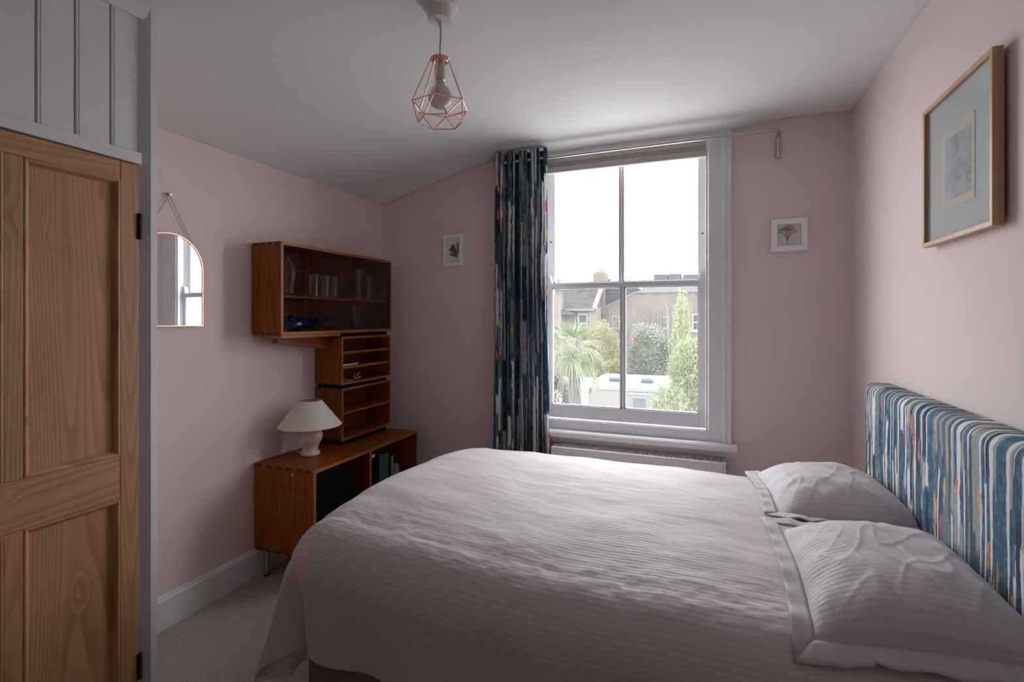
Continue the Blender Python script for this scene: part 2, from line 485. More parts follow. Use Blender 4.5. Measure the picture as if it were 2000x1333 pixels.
def alabaster():
    t = NT('veined_alabaster'); co = t.objco()
    n = t.noise(co, 22.0, 5, 0.65)
    col = t.ramp(n, [(0.3, (0.42,0.29,0.24)), (0.45, (0.66,0.54,0.49)), (0.6, (0.74,0.66,0.62))])
    t.bsdf(col, 0.3, 0, None, 0.5, Subsurface_Weight=0.15)
    return t.m
M['alabaster'] = alabaster()

def brick_mat(name, c1, c2, mortar, sc=1.0):
    t = NT(name); co = t.objco()
    s = t.n('SeparateXYZ'); t.l(co, s.inputs[0])
    b = t.n('TexBrick'); t.l(t.combine(t.math('ADD', s.outputs[0], s.outputs[1]), s.outputs[2]), b.inputs['Vector'])
    b.inputs['Scale'].default_value = 1.0 * sc
    b.inputs['Brick Width'].default_value = 0.235; b.inputs['Row Height'].default_value = 0.077
    b.inputs['Mortar Size'].default_value = 0.009
    b.inputs['Color1'].default_value = (*c1, 1); b.inputs['Color2'].default_value = (*c2, 1); b.inputs['Mortar'].default_value = (*mortar, 1)
    n = t.noise(co, 1.4, 5, 0.7); n2 = t.noise(co, 9.0, 2)
    col = t.mix(t.math('MULTIPLY', n, 0.75), b.outputs[0], tuple(x * 0.55 for x in c1))
    col = t.mix(t.math('MULTIPLY', n2, 0.35), col, mortar)
    t.bsdf(col, 0.95, 0, None, 0.1)
    return t.m
M['brick'] = brick_mat('london_stock_brick', (0.068, 0.052, 0.041), (0.050, 0.040, 0.034), (0.078, 0.070, 0.062))
M['brick_y'] = brick_mat('pale_stock_brick', (0.082, 0.068, 0.054), (0.062, 0.053, 0.045), (0.088, 0.080, 0.071))
M['slate'] = plain('grey_roof_slate', (0.030, 0.031, 0.034), 1.0, spec=0.05, var=0.2, scale=3)
M['tile'] = plain('weathered_grey_clay_tile', (0.030, 0.029, 0.029), 1.0, spec=0.05, var=0.3, scale=2.5)
M['lead'] = plain('lead_flashing', (0.05, 0.052, 0.056), 0.9, var=0.15, scale=4)
M['gutter'] = plain('black_gutter', (0.03, 0.03, 0.032), 0.5)
M['pot'] = plain('terracotta_chimney_pot', (0.10, 0.07, 0.055), 0.9, var=0.2)
M['ext_white'] = plain('white_window_paint', (0.11, 0.111, 0.113), 0.7, var=0.05)
M['ext_glass'] = plain('dark_window_pane', (0.014, 0.015, 0.017), 0.3, 0.0, 0.15)
M['caravan'] = plain('cream_caravan_skin', (0.068, 0.066, 0.063), 0.8, spec=0.1, var=0.04, scale=1.5)
M['caravan_glass'] = plain('pale_blue_acrylic_window', (0.030, 0.037, 0.043), 0.5, 0, 0.1)
M['caravan_seal'] = plain('grey_rubber_seal', (0.06, 0.065, 0.07), 0.7)
M['lawn'] = plain('pale_garden_paving', (0.40, 0.395, 0.38), 0.95, var=0.4, scale=3)
M['bark'] = plain('palm_fibre_bark', (0.03, 0.025, 0.02), 0.95, var=0.4, scale=20)
M['birch'] = plain('pale_birch_bark', (0.085, 0.08, 0.076), 0.85, var=0.25, scale=8)
M['twig'] = plain('brown_twig_bark', (0.050, 0.042, 0.037), 0.9, var=0.25, scale=8)

def leaf_mat(name, a, b, c, scale=6.0):
    t = NT(name); co = t.objco()
    g = t.n('NewGeometry')
    r = g.outputs['Random Per Island']
    col = t.ramp(r, [(0.0, a), (0.5, b), (1.0, c)])
    col = t.mix(t.math('MULTIPLY', t.noise(co, scale, 2), 0.5), col, a)
    p = t.bsdf(col, 0.6, 0, None, 0.3)
    tr = t.n('BsdfTranslucent'); t.l(col, tr.inputs[0])
    mx = t.n('MixShader'); mx.inputs[0].default_value = 0.35
    t.l(p.outputs[0], mx.inputs[1]); t.l(tr.outputs[0], mx.inputs[2]); t.l(mx.outputs[0], t.out.inputs[0])
    return t.m
M['palm_leaf'] = leaf_mat('fan_palm_leaf', (0.022, 0.034, 0.016), (0.06, 0.08, 0.038), (0.12, 0.132, 0.08))  # random blade tones spread wide to stand in for shade between leaves
M['yellow_leaf'] = leaf_mat('yellow_green_leaf', (0.088, 0.082, 0.030), (0.138, 0.128, 0.052), (0.18, 0.168, 0.085))
M['camellia_leaf'] = leaf_mat('dark_evergreen_leaf', (0.042, 0.053, 0.036), (0.09, 0.105, 0.075), (0.15, 0.16, 0.125))
M['bamboo_leaf'] = leaf_mat('bright_bamboo_leaf', (0.08, 0.098, 0.042), (0.115, 0.135, 0.065), (0.145, 0.16, 0.095))
M['ivy_leaf'] = leaf_mat('ivy_leaf', (0.03, 0.028, 0.02), (0.05, 0.05, 0.032), (0.085, 0.07, 0.055))
M['red_leaf'] = leaf_mat('red_new_leaf', (0.17,0.03,0.028), (0.20,0.05,0.045), (0.20,0.08,0.07))
M['cane'] = plain('green_bamboo_cane', (0.05, 0.06, 0.028), 0.7, var=0.2)

# ------------------------------------------------------------------ the room
def zc(x, y=0.0):
    """underside of the ceiling: slope rising from the left wall, then level, with a soft crease"""
    s = 2.336 + 0.272 * (x - XL); lv = 2.612
    k = 0.035
    z = -k * math.log(math.exp(-s / k) + math.exp(-lv / k))
    # shallow plaster swelling along the head of the window
    if y > YB - 0.185:
        w = min(1.0, (y - (YB - 0.185)) / 0.02)
        fx = max(0.0, min(1.0, (x + 1.30) / 0.25)) * max(0.0, min(1.0, (0.42 - x) / 0.25))
        z -= fx * (0.012 * w + 0.014 * max(0.0, (y - (YB - 0.165)) / 0.165))
    return z

mb = MB(); mb.box(XL - 0.3, XR + 0.3, YF - 0.3, YB + 0.3, -0.2, 0.0)
structure(obj('floor', mb, M['carpet']), 'speckled beige carpet covering the bedroom floor', 'floor')

ys = [YF - 0.2, 0.0, 1.0, 2.0, 2.6, 2.9, YB - 0.22, YB - 0.186, YB - 0.180, YB - 0.170, YB - 0.164, YB - 0.13, YB - 0.1, YB - 0.05, YB + 0.02]
xs = [XL - 0.02 + i * (XR - XL + 0.04) / 110 for i in range(111)]
mb = MB()
for yy in ys:
    for xx in xs: mb.v.append((xx, yy, zc(xx, yy)))
nx = len(xs)
for j in range(len(ys) - 1):
    for i in range(nx - 1):
        a = j * nx + i; mb.f.append((a, a + nx, a + nx + 1, a + 1))
o = obj('ceiling', mb, M['ceil'], smooth=True, fixn=False)
sol = o.modifiers.new('thickness', 'SOLIDIFY'); sol.thickness = 0.12; sol.offset = -1
structure(o, 'lilac white ceiling sloping down towards the shelving wall', 'ceiling')

structure(obj('wall_left', MB().box(XL - 0.15, XL, YF - 0.15, YB + 0.3, 0, 2.335), M['pink']), 'pale pink wall carrying the shelving and the mirror', 'wall')
structure(obj('wall_right', MB().box(XR, XR + 0.15, YF - 0.15, YB + 0.3, 0, 2.64), M['pink']), 'pale pink wall behind the headboard', 'wall')
mb = MB(); mb.prism([(XL, 0), (XR, 0)] + [(XR - i * (XR - XL) / 40, zc(XR - i * (XR - XL) / 40) + 0.004) for i in range(41)], YF - 0.15, YF, 'y')
structure(obj('wall_front', mb, M['pink']), 'pale pink wall behind the viewpoint', 'wall')
# window wall: polygon pieces around the opening
WX0, WX1, WZ0, WZ1 = -1.10, 0.065, 0.70, 2.575
mb = MB()
def wall_piece(x0, x1, z0, top=True, z1=0):
    n = 14; pts = [(x0, z0), (x1, z0)]
    if top: pts += [(x1 - i * (x1 - x0) / n, zc(x1 - i * (x1 - x0) / n) + 0.004) for i in range(n + 1)]
    else: pts += [(x1, z1), (x0, z1)]
    mb.prism(pts, YB, YB + 0.28, 'y')
wall_piece(XL, WX0, 0); wall_piece(WX1, XR, 0); wall_piece(WX0, WX1, 0, False, WZ0); wall_piece(WX0, WX1, WZ1)
structure(obj('wall_back', mb, M['pink']), 'pale pink wall around the sash window', 'wall')

structure(obj('sky_block_board', MB().box(XL - 0.4, XR + 0.4, YB + 0.28, YB + 0.86, 2.735, 2.76).box(XL - 0.4, XR + 0.4, YB + 0.86, YB + 0.885, 2.735, 2.89), M['trim']), 'added unseen eaves board outside above the window, blocking steep sky light', 'eaves')  # out of view, added to keep the steepest sky light off the bed
def baseboard(name, a, b, nrm, lab):
    """a, b on the wall foot; profile with a bevelled top"""
    a = Vector(a); b = Vector(b); n = Vector(nrm)
    prof = [(0, 0), (0.018, 0), (0.018, 0.135), (0.012, 0.142), (0.010, 0.150), (0.0, 0.155)]
    mb = MB(); vs = []
    for p in (a, b):
        for d, z in prof: vs.append(p + n * d + Vector((0, 0, z)))
    k = len(prof)
    fs = [tuple(range(k)), tuple(range(2*k-1, k-1, -1))] + [(i, i+k, (i+1) % k + k, (i+1) % k) for i in range(k)]
    mb.add(vs, fs)
    structure(obj(name, mb, M['trim']), lab, 'baseboard')
baseboard('baseboard_left', (XL, 1.16, 0), (XL, YB, 0), (1, 0, 0), 'painted baseboard along the shelving wall')
baseboard('baseboard_back', (XL + 0.02, YB, 0), (XR, YB, 0), (0, -1, 0), 'painted baseboard under the window')
baseboard('baseboard_right', (XR, YF, 0), (XR, YB - 0.02, 0), (-1, 0, 0), 'painted baseboard behind the bed')

# ------------------------------------------------------------------ sash window
W = thing('window_1', 'white painted two over two sash window', 'window', (-0.52, YB, WZ0))
W['kind'] = 'structure'
T = M['trim']
def architrave(x0, x1, flip):
    """moulded vertical casing; x0 is the inner edge"""
    d = 1 if x1 > x0 else -1
    w = abs(x1 - x0)
    prof = [(0, 0.0), (0, 0.012), (0.004, 0.016), (0.068, 0.016), (0.072, 0.020), (0.080, 0.030), (0.092, 0.034), (0.100, 0.030), (0.104, 0.030), (0.108, 0.040), (w - 0.004, 0.040), (w, 0.036), (w, 0)]
    mb = MB(); mb.prism([(x0 + d * a, YB - b) for a, b in prof], 0.70, 2.609, 'z')
    return mb
obj('casing', architrave(0.009, 0.139, 1), T, W)
obj('casing', architrave(-1.045, -1.175, -1), T, W)
obj('head_board', MB().box(-1.045, 0.009, YB - 0.012, YB + 0.03, 2.545, 2.600), T, W, bevel=0.003)
# box lining of the opening
obj('jamb_lining', MB().box(0.009, 0.064, YB - 0.002, YB + 0.20, 0.70, 2.57), T, W)
obj('jamb_lining', MB().box(-1.099, -1.045, YB - 0.002, YB + 0.20, 0.70, 2.57), T, W)
obj('head_lining', MB().box(-1.045, 0.009, YB + 0.03, YB + 0.20, 2.548, 2.573), T, W)
obj('outer_sill', MB().box(-1.099, 0.064, YB + 0.05, YB + 0.32, 0.702, 0.745), T, W)
# apron panel, stop beads
obj('apron', MB().box(-1.045, 0.009, YB - 0.012, YB + 0.04, 0.700, 0.748), T, W, bevel=0.002)
obj('stop_bead', MB().box(-1.045, 0.009, YB - 0.018, YB + 0.034, 0.748, 0.762), T, W, bevel=0.004, seg=3)
obj('stop_bead', MB().box(-0.005, 0.0085, YB - 0.006, YB + 0.034, 0.762, 2.545), T, W, bevel=0.004, seg=3)
obj('stop_bead', MB().box(-1.0445, -1.031, YB - 0.006, YB + 0.034, 0.762, 2.545), T, W, bevel=0.004, seg=3)
# sill board with a rounded nose
prof = [(YB + 0.005, 0.652), (YB + 0.005, 0.700), (YB - 0.052, 0.702), (YB - 0.068, 0.698), (YB - 0.077, 0.688), (YB - 0.080, 0.675), (YB - 0.077, 0.662), (YB - 0.068, 0.654), (YB - 0.055, 0.652)]
o = obj('window_sill', MB().prism(prof, -1.215, 0.170, 'x'), T, W, bevel=0.006, seg=3)

def sash(name, yc, z0, z1, top_h, bot_h, bar_x, horn):
    s = obj(name, MB().box(-1.040, -1.000, yc - 0.021, yc + 0.021, z0, z1), T, W, bevel=0.003)   # left stile carries the sash
    obj('stile', MB().box(-0.044, -0.004, yc - 0.021, yc + 0.021, z0, z1), T, s, bevel=0.003)
    obj('rail', MB().box(-1.001, -0.043, yc - 0.021, yc + 0.021, z0, z0 + bot_h), T, s, bevel=0.003)
    obj('rail', MB().box(-1.001, -0.043, yc - 0.021, yc + 0.021, z1 - top_h, z1), T, s, bevel=0.003)
    obj('glazing_bar', MB().prism([(bar_x - 0.0125, yc + 0.018), (bar_x - 0.0125, yc - 0.004), (bar_x - 0.005, yc - 0.020), (bar_x + 0.005, yc - 0.020), (bar_x + 0.0125, yc - 0.004), (bar_x + 0.0125, yc + 0.018)], z0 + bot_h - 0.002, z1 - top_h + 0.002, 'z'), T, s)
    # putty-line mouldings round both lights
    for xa, xb in ((-1.000, bar_x - 0.012), (bar_x + 0.012, -0.044)):
        m = MB()
        za, zb = z0 + bot_h, z1 - top_h; e = 0.007
        for q in ((xa, xa + e, za, zb), (xb - e, xb, za, zb), (xa, xb, za, za + e), (xa, xb, zb - e, zb)):
            m.box(q[0], q[1], yc - 0.014, yc + 0.004, q[2], q[3])
        obj('glazing_moulding', m, T, s)
        obj('pane', MB().box(xa, xb, yc + 0.004, yc + 0.007, za, zb), M['pane'], s)
    if horn:
        for sx in (-1.040, -0.004):
            d = 1 if sx < -0.5 else -1
            pts = [(sx, z0), (sx + d*0.040, z0), (sx + d*0.040, z0 - 0.012), (sx + d*0.034, z0 - 0.022), (sx + d*0.036, z0 - 0.036), (sx + d*0.028, z0 - 0.052), (sx + d*0.012, z0 - 0.064), (sx, z0 - 0.066)]
            obj('horn', MB().prism(pts, yc - 0.019, yc + 0.019, 'y'), T, s)
    return s
low = sash('lower_sash', YB + 0.058, 0.765, 1.690, 0.034, 0.088, -0.514, False)
up = sash('upper_sash', YB + 0.104, 1.660, 2.546, 0.05, 0.034, -0.531, True)
# upstanding horns of the lower sash and small fittings
for sx in (-1.040, -0.004):
    d = 1 if sx < -0.5 else -1
    pts = [(sx, 1.690), (sx + d*0.038, 1.690), (sx + d*0.036, 1.712), (sx + d*0.030, 1.722), (sx + d*0.032, 1.738), (sx + d*0.024, 1.752), (sx + d*0.010, 1.758), (sx, 1.758)]
    obj('horn', MB().prism(pts, YB + 0.040, YB + 0.076, 'y'), T, low)
obj('sash_stop', MB().lathe([(0.006, 0), (0.006, 0.010), (0.004, 0.012), (0, 0.012)], (-0.024, YB + 0.083, 1.985), 12, 'y'), M['chrome'], up)
obj('sash_stop', MB().lathe([(0.006, 0), (0.006, 0.010), (0.004, 0.012), (0, 0.012)], (-1.02, YB + 0.083, 1.985), 12, 'y'), M['chrome'], up)

# ------------------------------------------------------------------ blind, curtain rail, curtain
B = thing('window_blind', 'taupe pleated blind pulled up at the head of the window', 'blind', (-0.52, YB + 0.01, 2.45))
obj('head_rail', MB().box(-1.035, 0.004, YB - 0.004, YB + 0.030, 2.512, 2.548), M['blind'], B, bevel=0.004)
for i in range(4):
    z = 2.510 - i * 0.0065
    obj('pleat', MB().box(-1.035, 0.003, YB - 0.003 + 0.003 * (i % 2), YB + 0.028, z - 0.005, z), M['blind'], B, bevel=0.0015)
obj('bottom_rail', MB().box(-1.037, 0.006, YB - 0.007, YB + 0.030, 2.443, 2.485), M['blind'], B, bevel=0.006, seg=3)

RY, RZ = YB - 0.125, 2.512
R = thing('curtain_rail', 'slim brushed steel curtain rail bent back to the wall above the window', 'curtain rail', (0.40, YB, 2.40))
pts = [(-1.36, RY, RZ)] + [(-1.36 + 1.69 * i / 12, RY, RZ) for i in range(1, 13)]
for k in range(1, 9):
    a = k / 8 * math.pi / 2
    pts.append((0.338 + 0.050 * math.sin(a), RY + 0.050 * (1 - math.cos(a)), RZ))
pts.append((0.388, YB - 0.062, RZ))
for k in range(1, 9):
    a = k / 8 * math.pi / 2
    pts.append((0.388, YB - 0.062 + 0.046 * math.sin(a), RZ - 0.046 * (1 - math.cos(a))))
pts.append((0.388, YB - 0.016, RZ - 0.13))
obj('rod', MB().tube(pts, 0.0105, 14), M['steel'], R, smooth='auto')
obj('wall_plate', MB().box(0.380, 0.396, YB - 0.006, YB, RZ - 0.125, RZ - 0.07), M['steel'], R)

C_ = thing('curtain', 'gathered curtain printed with blue, grey, white and coral paint drips', 'curtain', (-1.17, RY, 0.12))
NF = 4.5
def curt(u, v):
    z = 0.12 + v * (2.572 - 0.12)
    spread = 1.0 + 0.10 * (1 - v)
    xc = -1.168 + 0.004 * (1 - v)
    ph = u * NF * 2 * math.pi + 0.35 * math.sin(3.1 * z) * (1 - v)
    amp = (0.041 + 0.008 * mnoise.noise(Vector((u * 6, z * 0.8, 3.0)))) * (0.8 + 0.35 * math.sin(u * 9.0 + 1.0) ** 2)
    amp *= 0.85 + 0.25 * (1 - v)
    x = xc + (u - 0.5) * 0.385 * spread + 0.014 * math.sin(2 * ph) * (0.6 + 0.6 * v) + 0.012 * mnoise.noise(Vector((u * 3.5, z * 1.3, 8.0))) * (1 - v)
    y = RY + amp * math.cos(ph) + 0.010 * mnoise.noise(Vector((u * 9, z * 1.6, 0.0))) * (1.1 - v)
    return (x, y, z)
mb = MB().grid(curt, 220, 110, lambda u, v: (u * 1.05 + 2.0, v * 2.45))
o = obj('curtain_cloth', mb, M['drip_curtain'], C_, smooth=True, fixn=False)
sd = o.modifiers.new('cloth', 'SOLIDIFY'); sd.thickness = 0.003
for k in range(9):
    u = (k + 0.5) / NF / 2
    x, y, z = curt(u, 0.977)
    ring = [(x + 0.004 * math.cos(a) , RY + 0.020 * math.cos(a) , RZ + 0.020 * math.sin(a)) for a in [2*math.pi*i/20 for i in range(20)]]
    obj('eyelet', MB().tube(ring, 0.0032, 6, True), M['chrome'], C_, smooth=True)

# ------------------------------------------------------------------ radiator
RX0, RX1, RYF, RYB_, RZT = -0.945, 0.104, YB - 0.158, YB - 0.035, 0.611
Rd = thing('radiator', 'white convector radiator under the window sill', 'radiator', (-0.45, YB - 0.07, 0.10))
per = 0.0475
obj('front_panel', MB().box(RX0 + 0.004, RX1 - 0.004, RYF, RYF + 0.012, 0.105, RZT - 0.006), M['radiator'], Rd, bevel=0.003)
n = int((RX1 - RX0 - 0.07) / per)
for i in range(n):
    x0 = RX0 + 0.04 + i * per
    o = obj('rib', MB().prism([(x0, RYF + 0.001), (x0 + 0.005, RYF - 0.005), (x0 + 0.022, RYF - 0.005), (x0 + 0.027, RYF + 0.001)], 0.135, RZT - 0.030, 'z'), M['radiator'], Rd)
obj('panel_moulding', MB().box(RX0 + 0.012, RX1 - 0.012, RYF - 0.0022, RYF + 0.001, RZT - 0.016, RZT - 0.012).box(RX1 - 0.022, RX1 - 0.018, RYF - 0.0022, RYF + 0.001, 0.12, RZT - 0.016), M['radiator'], Rd)
obj('back_panel', MB().box(RX0 + 0.004, RX1 - 0.004, RYB_ - 0.012, RYB_, 0.105, RZT - 0.008), M['radiator'], Rd)
obj('end_cover', MB().box(RX1 - 0.005, RX1, RYF, RYB_, 0.12, RZT), M['radiator'], Rd, bevel=0.0015)
obj('end_cover', MB().box(RX0, RX0 + 0.005, RYF, RYB_, 0.12, RZT), M['radiator'], Rd, bevel=0.0015)
g = obj('top_grille', MB().box(RX0 + 0.004, RX1 - 0.004, RYF, RYF + 0.014, RZT - 0.006, RZT).box(RX0 + 0.004, RX1 - 0.004, RYB_ - 0.010, RYB_, RZT - 0.006, RZT), M['radiator'], Rd)
for i in range(92):
    x = RX0 + 0.012 + i * (RX1 - RX0 - 0.024) / 91
    obj('grille_bar', MB().box(x - 0.0028, x + 0.0028, RYF + 0.012, RYB_ - 0.009, RZT - 0.005, RZT - 0.0006), M['radiator'], g)
obj('fin', MB().box(RX0 + 0.01, RX1 - 0.01, RYF + 0.03, RYB_ - 0.028, 0.13, RZT - 0.03), M['iron'], Rd)
obj('bleed_plug', MB().lathe([(0.010, 0), (0.010, 0.012), (0.006, 0.012), (0.006, 0.018), (0, 0.018)], (RX1, YB - 0.07, RZT - 0.045), 10, 'x'), M['chrome'], Rd)
for x in (RX0 + 0.15, RX1 - 0.15):
    obj('wall_bracket', MB().box(x - 0.015, x + 0.015, RYB_, YB - 0.0005, 0.16, 0.55), M['radiator'], Rd)

# ------------------------------------------------------------------ built-in cupboard with the pine door
XF = -1.75
Cb = thing('built_in_cupboard', 'floor to ceiling cupboard with stripped pine door and painted boards above', 'cupboard', (-2.05, 0.4, 0))
D = obj('door', MB().box(XF - 0.030, XF - 0.016, 0.46, 1.09, 0.012, 1.955), M['pine'], Cb)     # thin core the framing is laid on
def dpart(name, y0, y1, z0, z1, x0, x1, mat, bev=0.002):
    return obj(name, MB().box(x0, x1, y0, y1, z0, z1), mat, D, bevel=bev)
dpart('stile', 1.0345, 1.0905, 0.012, 1.956, XF - 0.035, XF, M['pine'])
dpart('stile', 0.458, 0.514, 0.012, 1.956, XF - 0.035, XF, M['pine'])
dpart('rail', 0.5145, 1.034, 1.895, 1.956, XF - 0.035, XF - 0.0004, M['pine_h'])
dpart('rail', 0.5145, 1.034, 0.868, 1.007, XF - 0.035, XF - 0.0004, M['pine_h'])
dpart('rail', 0.5145, 1.034, 0.012, 0.20, XF - 0.035, XF - 0.0004, M['pine_h'])
dpart('muntin', 0.749, 0.792, 1.0075, 1.8945, XF - 0.035, XF - 0.0008, M['pine'])
dpart('muntin', 0.749, 0.792, 0.2005, 0.8675, XF - 0.035, XF - 0.0008, M['pine'])
def panel_moulding(y0, y1, z0, z1):
    """four mitred ovolo strips inside an opening"""
    w = 0.019
    prof = [(0.0, -0.0005), (0.003, 0.001), (0.008, -0.002), (0.012, -0.006), (0.016, -0.013), (w, -0.018)]
    for side in range(4):
        m = MB(); vs = []
        for d, h in prof:
            if side == 0: a, b = (y0 + d, z0 + d), (y0 + d, z1 - d)
            elif side == 1: a, b = (y1 - d, z0 + d), (y1 - d, z1 - d)
            elif side == 2: a, b = (y0 + d, z0 + d), (y1 - d, z0 + d)
            else: a, b = (y0 + d, z1 - d), (y1 - d, z1 - d)
            vs += [(XF + h, a[0], a[1]), (XF + h, b[0], b[1])]
        k = len(prof)
        fs = [(2*i, 2*i+1, 2*i+3, 2*i+2) for i in range(k - 1)]
        m.add(vs, fs)
        # make sure the strips face into the room
        o = obj('panel_moulding', m, M['pine'] if side < 2 else M['pine_h'], D, smooth=True, fixn=False)
for (y0, y1) in ((0.792, 1.0345), (0.514, 0.749)):
    for (z0, z1) in ((1.007, 1.895), (0.20, 0.868)):
        panel_moulding(y0, y1, z0, z1)
        obj('panel', MB().box(XF - 0.024, XF - 0.0165, y0 + 0.001, y1 - 0.001, z0 + 0.001, z1 - 0.001), M['pine'], D)
for z in (1.711, 0.255):
    h = obj('hinge', MB().lathe([(0.0055, 0), (0.0055, 0.085)], (XF + 0.003, 1.0935, z), 10), M['iron'], D, smooth='auto')
    obj('hinge_leaf', MB().box(XF - 0.001, XF + 0.0012, 1.0835, 1.0925, z, z + 0.085), M['iron'], h)
PB = M['board']
obj('transom', MB().box(XF - 0.06, XF + 0.004, 0.40, 1.097, 1.960, 1.998), PB, Cb, bevel=0.002)
edges = [0.33, 0.414, 0.498, 0.5815, 0.665, 0.7437, 0.835, 0.9283, 1.024, 1.0985]
for a, b in zip(edges[:-1], edges[1:]):
    m = MB()
    # tongue and groove board with a bead on the edge nearest the window
    prof = [(a + 0.0008, XF - 0.028), (a + 0.0008, XF - 0.018), (a + 0.003, XF - 0.015), (b - 0.0125, XF - 0.015), (b - 0.0115, XF - 0.021), (b - 0.010, XF - 0.021), (b - 0.0085, XF - 0.0135), (b - 0.005, XF - 0.012), (b - 0.0018, XF - 0.0145), (b - 0.0006, XF - 0.019), (b - 0.0006, XF - 0.028)]
    if b > 1.09: prof = [(a + 0.0008, XF - 0.028), (a + 0.0008, XF - 0.018), (a + 0.003, XF - 0.015), (b, XF - 0.015), (b, XF - 0.028)]
    m.prism([(x, y) for y, x in prof], 2.003, 2.452, 'z')
    obj('plank', m, PB, Cb)
obj('backing_board', MB().box(XF - 0.045, XF - 0.028, 0.33, 1.10, 1.99, 2.46), PB, Cb)
# cornice moulding between the boards and the ceiling
prof = [(XF - 0.03, 2.448), (XF - 0.006, 2.448), (XF - 0.003, 2.456), (XF + 0.001, 2.462), (XF + 0.003, 2.474), (XF + 0.012, 2.484), (XF + 0.016, 2.500), (XF - 0.03, 2.500)]
obj('cornice', MB().prism(prof, 0.33, 1.118, 'y'), PB, Cb)
# end post: a square edge and a splayed inner face
poly = [(XF - 0.05, 1.097), (XF - 0.014, 1.0975), (XF + 0.004, 1.1215), (XF + 0.007, 1.124), (XF + 0.007, 1.145), (XF + 0.004, 1.1475), (XF - 0.05, 1.1475)]
obj('end_post', MB().prism(poly, 0.0, 2.500, 'z'), PB, Cb)
obj('side_panel', MB().box(XL + 0.002, XF - 0.05, 1.120, 1.1475, 0.0, 2.345), M['pink'], Cb)
obj('side_panel', MB().prism([(XL + 0.002, 2.345), (XF - 0.05, 2.345), (XF - 0.05, zc(XF - 0.05) - 0.004), (XL + 0.4, zc(XL + 0.4) - 0.004), (XL + 0.05, 2.346)], 1.120, 1.1475, 'y'), M['pink'], Cb)
obj('front_infill', MB().box(XF - 0.04, XF, YF, 0.455, 0.0, 2.49), PB, Cb)

# ------------------------------------------------------------------ teak shelving: open boxes with panel thickness
TZ, TY, TE, EG = M['teak_z'], M['teak_y'], M['teak_edge'], M['endgrain']
def teak_box(root, x0, x1, y0, y1, z0, z1, th=0.017, shelves=(), dividers=(), setback=0.012, joints=(), nj=5):
    """open-fronted carcass facing +X; joints: which of 'top','bottom' of the near side show dark finger joints"""
    obj('top_panel', MB().box(x0, x1, y0, y1, z1 - th, z1), TY, root, bevel=0.0015)
    obj('bottom_panel', MB().box(x0, x1, y0, y1, z0, z0 + th), TY, root, bevel=0.0015)
    obj('side_panel', MB().box(x0, x1 - 0.0006, y0 + 0.0004, y0 + th, z0 + th, z1 - th), TZ, root)
    obj('side_panel', MB().box(x0, x1 - 0.0006, y1 - th, y1 - 0.0004, z0 + th, z1 - th), TZ, root)
    obj('back_panel', MB().box(x0 + 0.004, x0 + 0.010, y0 + th, y1 - th, z0 + th, z1 - th), TY, root)
    # paler front lipping
    m = MB(); e = 0.0012
    m.box(x1 - 0.004, x1 + e, y0, y1, z1 - th, z1 + 0.0002).box(x1 - 0.004, x1 + e, y0, y1, z0 - 0.0002, z0 + th)
    m.box(x1 - 0.004, x1 + e, y0, y0 + th, z0 + th, z1 - th).box(x1 - 0.004, x1 + e, y1 - th, y1, z0 + th, z1 - th)
    obj('front_lipping', m, TE, root)
    for z in shelves:
        s = obj('shelf', MB().box(x0 + 0.010, x1 - setback, y0 + th, y1 - th - 0.0005, z - 0.008, z + 0.007), TY, root)
        obj('shelf_lipping', MB().box(x1 - setback, x1 - setback + 0.0025, y0 + th, y1 - th - 0.0005, z - 0.008, z + 0.007), TE, s)
    for y in dividers:
        s = obj('divider', MB().box(x0 + 0.010, x1 - 0.008, y - 0.008, y + 0.008, z0 + th, z1 - th), TZ, root)
        obj('divider_lipping', MB().box(x1 - 0.008, x1 - 0.0055, y - 0.008, y + 0.008, z0 + th, z1 - th), TE, s)
    for where in joints:
        for k in range(nj):
            xa = x0 + (k + 0.30) * (x1 - x0) / nj; xb = xa + 0.42 * (x1 - x0) / nj
            za, zb = (z1 - th, z1 - 0.001) if where == 'top' else (z0 + 0.001, z0 + th)
            obj('finger_joint', MB().box(xa, xb, y0 - 0.0007, y0 + 0.003, za, zb), EG, root)

BX = XL + 0.012                       # back of the furniture
# low sideboard
S = thing('sideboard', 'low teak sideboard on steel legs with open front compartments', 'sideboard', (-2.14, 2.58, 0))
SX1, SY0, SY1, SZ0, SZ1 = -1.934, 2.076, 3.092, 0.160, 0.642
teak_box(S, BX, SX1, SY0, SY1, SZ0, SZ1, 0.018, (), (2.565,), joints=('top', 'bottom'), nj=6)
obj('door_track', MB().box(SX1 - 0.030, SX1 - 0.022, SY0 + 0.028, SY0 + 0.038, SZ0 + 0.018, SZ1 - 0.018), TE, S)
obj('dark_interior_sheet', MB().box(SX1 - 0.036, SX1 - 0.031, SY0 + 0.022, SY0 + 0.37, SZ0 + 0.018, SZ1 - 0.018), M['black'], S)  # black sheet stands in for the shade inside the open compartment
obj('bolt_head', MB().lathe([(0.0075, 0), (0.0075, -0.003), (0.005, -0.006), (0, -0.0065)], (-2.078, SY0, 0.606), 16, 'y'), M['chrome'], S, smooth='auto')
obj('bolt_head', MB().lathe([(0.0055, 0), (0.0055, -0.003), (0.003, -0.006), (0, -0.0065)], (-2.05, SY0, 0.195), 12, 'y'), M['chrome'], S, smooth='auto')
for x in (BX + 0.045, SX1 - 0.045):
    for y in (SY0 + 0.045, SY1 - 0.045):
        l = obj('leg', MB().lathe([(0.0125, 0.006), (0.0125, 0.160)], (x, y, 0), 20), M['steel'], S, smooth='auto')
        obj('foot', MB().lathe([(0.016, 0.0), (0.016, 0.006)], (x, y, 0), 20), M['black'], l, smooth='auto')

